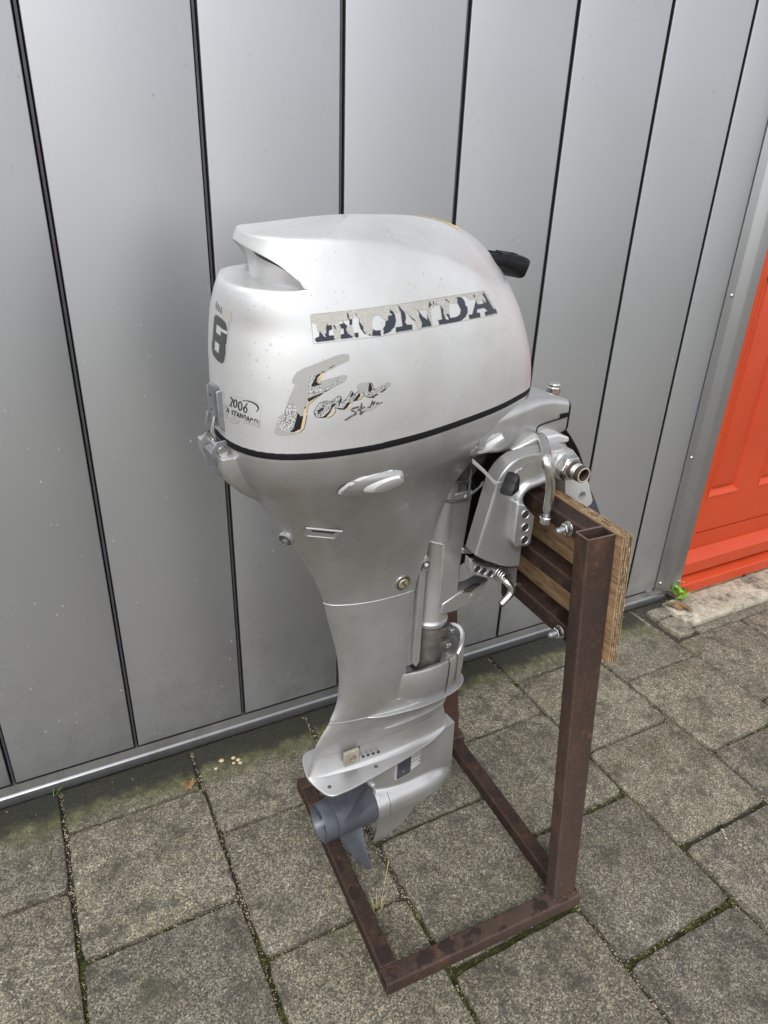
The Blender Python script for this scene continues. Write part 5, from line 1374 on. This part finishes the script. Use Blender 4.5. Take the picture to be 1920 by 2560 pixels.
FRES = [TF([(70, 1150), (65, 1110), (110, 910), (170, 880), (200, 740), (300, 480), (265, 470), (260, 420), (320, 320), (400, 275), (880, 95), (960, 80), (1030, 90), (1045, 130), (1020, 180), (870, 240), (700, 330), (640, 400), (650, 440), (960, 360), (1005, 370), (1000, 420), (950, 465), (830, 520), (690, 590), (560, 690), (480, 760), (455, 870), (445, 990), (410, 1100), (330, 1150), (170, 1175), (100, 1170)]),
        TF([(1135, 530), (1160, 480), (1300, 455), (1300, 520), (1230, 560), (1200, 620), (1170, 590)]), TF([(1350, 560), (1470, 500), (1560, 455), (1600, 470), (1570, 510), (1450, 580), (1400, 600)]), TF([(1240, 830), (1280, 780), (1440, 740), (1440, 760), (1340, 830), (1240, 860)])]
FSPK = [TF(p) for p in ([(205, 740), (300, 750), (330, 850), (335, 900), (310, 1000), (280, 1110), (240, 1120), (180, 1110), (120, 1105), (100, 1080), (110, 960), (170, 950), (170, 860)], [(480, 395), (560, 350), (600, 340), (590, 380), (510, 520), (650, 490), (660, 600), (470, 660)], [(660, 570), (720, 530), (900, 400), (950, 440), (870, 490), (690, 580)],
        [(560, 890), (570, 820), (620, 740), (700, 710), (750, 715), (780, 720), (900, 640), (925, 660), (920, 700), (890, 740), (920, 745), (1000, 680), (1050, 590), (1080, 590), (1090, 640), (1160, 590), (1165, 620), (1080, 720), (1000, 770), (950, 810), (880, 800), (850, 760), (800, 760), (770, 840), (700, 900), (650, 930), (590, 920)],
        [(1225, 580), (1240, 540), (1300, 530), (1290, 590), (1340, 590), (1420, 610), (1350, 650), (1270, 660), (1230, 630)], [(1455, 540), (1490, 500), (1530, 495), (1530, 530), (1470, 570)])]
FCR = [TF(p) for p in ([(415, 905), (430, 800), (480, 725), (600, 650), (660, 615), (560, 690), (490, 745), (455, 870), (440, 980), (410, 1080), (370, 1125), (310, 1135), (300, 1125), (385, 1080)], [(645, 350), (720, 325), (650, 400), (635, 460), (640, 475), (620, 480), (590, 450), (600, 400)], [(720, 925), (790, 870), (850, 790), (835, 860), (785, 915), (740, 935)], [(960, 828), (1050, 745), (1085, 730), (1025, 808)], [(1140, 700), (1220, 600), (1210, 640), (1180, 690)], [(1330, 665), (1420, 625), (1380, 665)], [(780, 290), (870, 240), (800, 295)])]
FBK = [TF(p) for p in ([(330, 880), (345, 870), (380, 910), (415, 905), (385, 1080), (300, 1125), (245, 1118), (290, 1080), (320, 960)], [(505, 522), (560, 410), (590, 360), (640, 335), (645, 350), (600, 400), (590, 450), (620, 480), (650, 490)], [(465, 675), (660, 598), (670, 607), (600, 650), (485, 722)], [(645, 322), (700, 305), (698, 315), (668, 333)], [(758, 268), (830, 228), (840, 234), (770, 276)],
       [(427, 790), (455, 765), (440, 810), (430, 820)], [(690, 578), (800, 530), (850, 505), (700, 592)],
       [(640, 930), (700, 905), (770, 840), (790, 760), (830, 740), (850, 760), (800, 800), (775, 860), (720, 922)], [(870, 800), (950, 810), (1000, 740), (1060, 710), (1005, 800), (965, 826), (900, 822)], [(885, 742), (922, 650), (932, 700), (905, 750)], [(1045, 650), (1070, 598), (1088, 600), (1085, 640), (1060, 665)], [(1075, 718), (1170, 598), (1182, 640), (1135, 702)],
       [(1300, 465), (1330, 490), (1345, 560), (1300, 600), (1290, 560)], [(1315, 658), (1410, 610), (1422, 622), (1350, 668)], [(1450, 592), (1530, 533), (1532, 550), (1470, 597)], [(605, 870), (620, 830), (680, 795), (690, 810), (640, 850), (620, 875)], [(1570, 500), (1580, 495), (1565, 512)])]
FHOLE = [TF([(665, 765), (690, 742), (735, 738), (725, 760), (690, 778)]), TF([(615, 862), (632, 830), (672, 805), (650, 845), (630, 865)])]
FLN = [TF(p) for p in ([(560, 890), (556, 850), (620, 740), (700, 710), (750, 712), (780, 718), (900, 640), (925, 655), (928, 690), (895, 745)], [(560, 890), (590, 922), (650, 933), (720, 925)], [(845, 790), (870, 815), (930, 823), (970, 826)], [(920, 745), (1000, 680), (1060, 582), (1085, 590), (1095, 630), (1160, 575)],
        [(1220, 590), (1245, 645), (1290, 662), (1370, 665)], [(1300, 465), (1345, 480), (1362, 555), (1390, 555)], [(455, 870), (480, 760), (560, 690), (680, 600)], [(465, 890), (430, 1080), (370, 1130)], [(640, 400), (600, 430), (625, 475), (650, 470)], [(740, 935), (790, 915), (845, 860), (848, 800)], [(1100, 710), (1180, 690), (1225, 640)], [(665, 765), (690, 742), (735, 738), (725, 760), (690, 778), (665, 765)], [(600, 880), (618, 825), (688, 795), (672, 830), (640, 868), (600, 880)])]
FST = [TF(p) for p in ([(1155, 790), (1080, 812), (1060, 835), (1120, 862), (1125, 880), (1060, 915), (980, 965)], [(1200, 748), (1185, 820), (1180, 885), (1225, 850)], [(1150, 832), (1235, 792)])]
FST2 = [TF(p) for p in ([(1280, 788), (1308, 800), (1345, 705)], [(1330, 752), (1378, 715), (1352, 765)], [(1390, 755), (1410, 728), (1432, 750)], [(1445, 738), (1475, 728)])]
def paint_f(X, Y, Xw, Yw):
    Xs = X+(Xw-X)*.5; Ys = Y+(Yw-Y)*.5
    c = np.zeros(X.shape, int)
    for p in FRES: c[inside(p, Xs, Ys)] = 9
    n = hashn(X, Y, 1.5, 5); c[(c == 9) & (n > .8)] = 11
    sp = np.zeros(X.shape, bool)
    for p in FSPK: sp |= inside(p, Xs, Ys)
    h1 = hashn(X, Y, .8, 1)*.6+hashn(X+.4, Y+.4, 1.5, 2)*.4
    c[sp] = np.where(h1[sp] > .56, 6, np.where(h1[sp] > .42, 7, 5))
    for p in FCR: c[inside(p, Xs, Ys)] = 4
    for p in FHOLE: c[inside(p, X, Y)] = 0
    for p in FBK: c[inside(p, Xs, Ys)] = 5
    for p in FLN: c[near_line(p, X, Y, .62)] = 5
    for p in FST:
        m_ = near_line(p, X, Y, 2.3); c[m_] = np.where(h1[m_] > .6, 7, 5)
    for p in FST2: c[near_line(p, X, Y, 1.1)] = 5
    return c
decal('script_sticker', 690, 984, 882, 1092, .75, paint_f, side_map, 'peeling script sticker with cream and black shaded letters')
G_ = ((520, 740), 140/911)
def TG(L): return TA(L, *G_)
O8 = TG([(105, 350), (118, 318), (138, 306), (200, 345), (250, 385), (290, 430), (312, 500), (315, 540), (314, 640), (298, 780), (284, 800), (287, 830), (285, 940), (265, 1060), (245, 1090), (225, 1096), (160, 1050), (90, 960), (70, 880), (68, 780), (85, 620), (95, 450)])
W8 = TG([(92, 340), (110, 300), (140, 292), (250, 370), (305, 425), (332, 500), (332, 640), (318, 780), (305, 940), (285, 1075), (255, 1115), (220, 1122), (150, 1075), (78, 980), (55, 890), (52, 780)])
H8 = [TG([(150, 462), (222, 520), (210, 650), (138, 590)]), TG([(122, 728), (192, 790), (180, 930), (115, 870)]), TG([(222, 530), (316, 580), (316, 632), (222, 578)])]
def paint_8(X, Y, Xw, Yw):
    c = np.zeros(X.shape, int); ln = near_line(W8+[W8[0]], X, Y, .5); c[ln] = 10
    r1 = TG([(262, 190), (420, 270), (400, 410), (360, 430), (345, 560), (335, 380), (270, 340), (240, 300)]); c[inside(r1, Xw, Yw)] = 2
    c[inside(TG([(125, 75), (262, 180), (240, 300), (115, 215)]), X, Y)] = 10
    c[inside(O8, X, Y)] = 8
    for h_ in H8: c[inside(h_, X, Y)] = 10
    for pl in ([(140, 85), (128, 190)], [(160, 100), (147, 212)], [(134, 140), (153, 155)], [(207, 165), (196, 265)], [(207, 165), (235, 290)], [(250, 185), (236, 292)]): c[near_line(TG(pl), X, Y, 1.0)] = 8
    el_ = [(180+16*math.cos(t)-4*math.sin(t), 192+52*math.sin(t)+8*math.cos(t)) for t in np.linspace(0, 6.3, 17)]; c[near_line(TG(el_), X, Y, .9)] = 8
    return c
decal('rear_number_sticker', 526, 588, 748, 916, .55, paint_8, rear_map, 'dark figure eight sticker on the rear of the cowling')
def paint_y(X, Y, Xw, Yw):
    c = np.zeros(X.shape, int)
    c[near_line(TG([(330, 1900), (355, 1620), (640, 1680), (790, 1715), (860, 1790), (860, 1900), (830, 1980)]), X, Y, .5)] = 10
    for p in ([(255, 1750), (350, 1790), (320, 1990), (265, 1960)], [(330, 1985), (400, 1960), (530, 2020), (480, 2080), (380, 2060)], [(560, 2010), (700, 2060), (850, 2010), (835, 2140), (690, 2090), (560, 2060)]): c[inside(TG(p), Xw, Yw)] = 9
    def st(pl, w_=1.35): c[near_line(TG(pl), X, Y, w_)] = 5
    def ell(cx, cy, rx, ry, sh=.35, a0=0, a1=6.3): return [(cx+rx*math.cos(t), cy+ry*math.sin(t)+sh*rx*math.cos(t)) for t in np.linspace(a0, a1, 20)]
    st([(372, 1650), (392, 1672), (398, 1705), (368, 1775), (392, 1795)]); st(ell(442, 1748, 25, 60)); st(ell(520, 1790, 27, 68)); st(ell(605, 1850, 28, 45)); st([(638, 1755), (600, 1800), (580, 1845)])
    arc_ = [(565, 1705), (650, 1710), (740, 1735), (800, 1775), (826, 1820), (820, 1850), (795, 1880)]
    for i in range(len(arc_)-1): st(arc_[i:i+2], .7+1.0*math.sin(math.pi*(i+.5)/6))
    w_ = .95
    for pl in ([(305, 1800), (308, 1815)], [(315, 1880), (330, 1825), (350, 1895)], [(322, 1865), (342, 1872)],
               [(418, 1870), (400, 1862), (392, 1880), (412, 1905), (408, 1925), (392, 1918)], [(425, 1868), (468, 1885)], [(446, 1878), (438, 1945)],
               [(470, 1955), (492, 1895), (508, 1975)], [(478, 1938), (504, 1948)], [(525, 1985), (528, 1910), (560, 1985), (563, 1925)],
               [(585, 1985), (590, 1935), (615, 1950), (620, 1975), (608, 2000)], [(630, 2030), (655, 1960), (680, 2050)], [(640, 2005), (672, 2015)],
               [(695, 2020), (700, 1985), (725, 1995), (728, 2015), (702, 2015)], [(755, 2040), (762, 2005), (800, 2020), (808, 2060)]): st(pl, w_)
    return c
decal('year_sticker', 556, 654, 985, 1072, .55, paint_y, rear_map, 'torn clear sticker with year and standard lettering')
# yellow warning label on the far slope of the deck
bm = bmesh.new(); r_ = random.Random(2)
def deckpt(a, b):
    for _ in range(40):
        h = cowl_bvh.ray_cast(Vector((a, b, 1.5)), Vector((0, 0, -1)))
        if h[0] is not None: return h[0]+Vector((0, 0, .0006))
        a *= .98; b *= .95
    return Vector((a, b, 1.2))
yl = [(.262, .110), (.250, .070), (.232, .020), (.226, -.020), (.221, -.042), (.200, -.046), (.206, -.01), (.224, .05), (.238, .11)]
Vs = []
for k in range(len(yl)//2+1): pass
n_ = 14
A0 = cr([(.150, .004), (.172, -.004), (.196, -.010), (.216, -.016)], 5); A1 = cr([(.1505, -.003), (.171, -.011), (.194, -.0165), (.214, -.0215)], 5)
rows_ = [[tuple(deckpt(*(np.array(p)+(np.array(q)-np.array(p))*t+np.array([.0012*math.sin(i*2.3+t*5), 0])))) for i, (p, q) in enumerate(zip(A0, A1))] for t in np.linspace(0, 1, 5)]
fin('warning_label', loft(rows_, closed=False, cap=(False, False)), 'yellow', motor)
# water drops on the cowling
bm = bmesh.new(); r_ = random.Random(21)
def drop_at(P, N, s):
    x, y, d = frame_of(N); rg = []
    for i in range(4):
        t = i/3*math.pi/2; rr = s*math.cos(t); h = s*.45*math.sin(t)
        rg.append([tuple(P+d*h+(x*math.cos(a)+y*math.sin(a))*rr) for a in np.linspace(0, 6.283, 9)[:-1]])
    loft(rg, bm, cap=(False, True))
for _ in range(420):
    if r_.random() < .5: P0 = Vector((r_.uniform(-.1, .33), r_.uniform(-.13, .12), 1.5)); D = Vector((0, 0, -1)); s = r_.uniform(.0006, .0017)
    else: P0 = Vector((r_.uniform(-.13, .37), -.5, 1.03+.22*r_.random())); D = Vector((0, 1, 0)); s = r_.uniform(.0004, .0011)
    h = cowl_bvh.ray_cast(P0, D)
    if h[0] is None: continue
    N = h[1] if h[1].dot(D) < 0 else -h[1]; drop_at(h[0], N, s)
for _ in range(14):
    h = cowl_bvh.ray_cast(Vector((-.115+r_.gauss(0, .012), -.5, 1.138+r_.gauss(0, .016))), Vector((0, 1, 0)))
    if h[0] is not None: drop_at(h[0], h[1] if h[1].y < 0 else -h[1], r_.uniform(.001, .002))
fin('water_drops', bm, 'drop', motor, ang=80, kind='stuff')
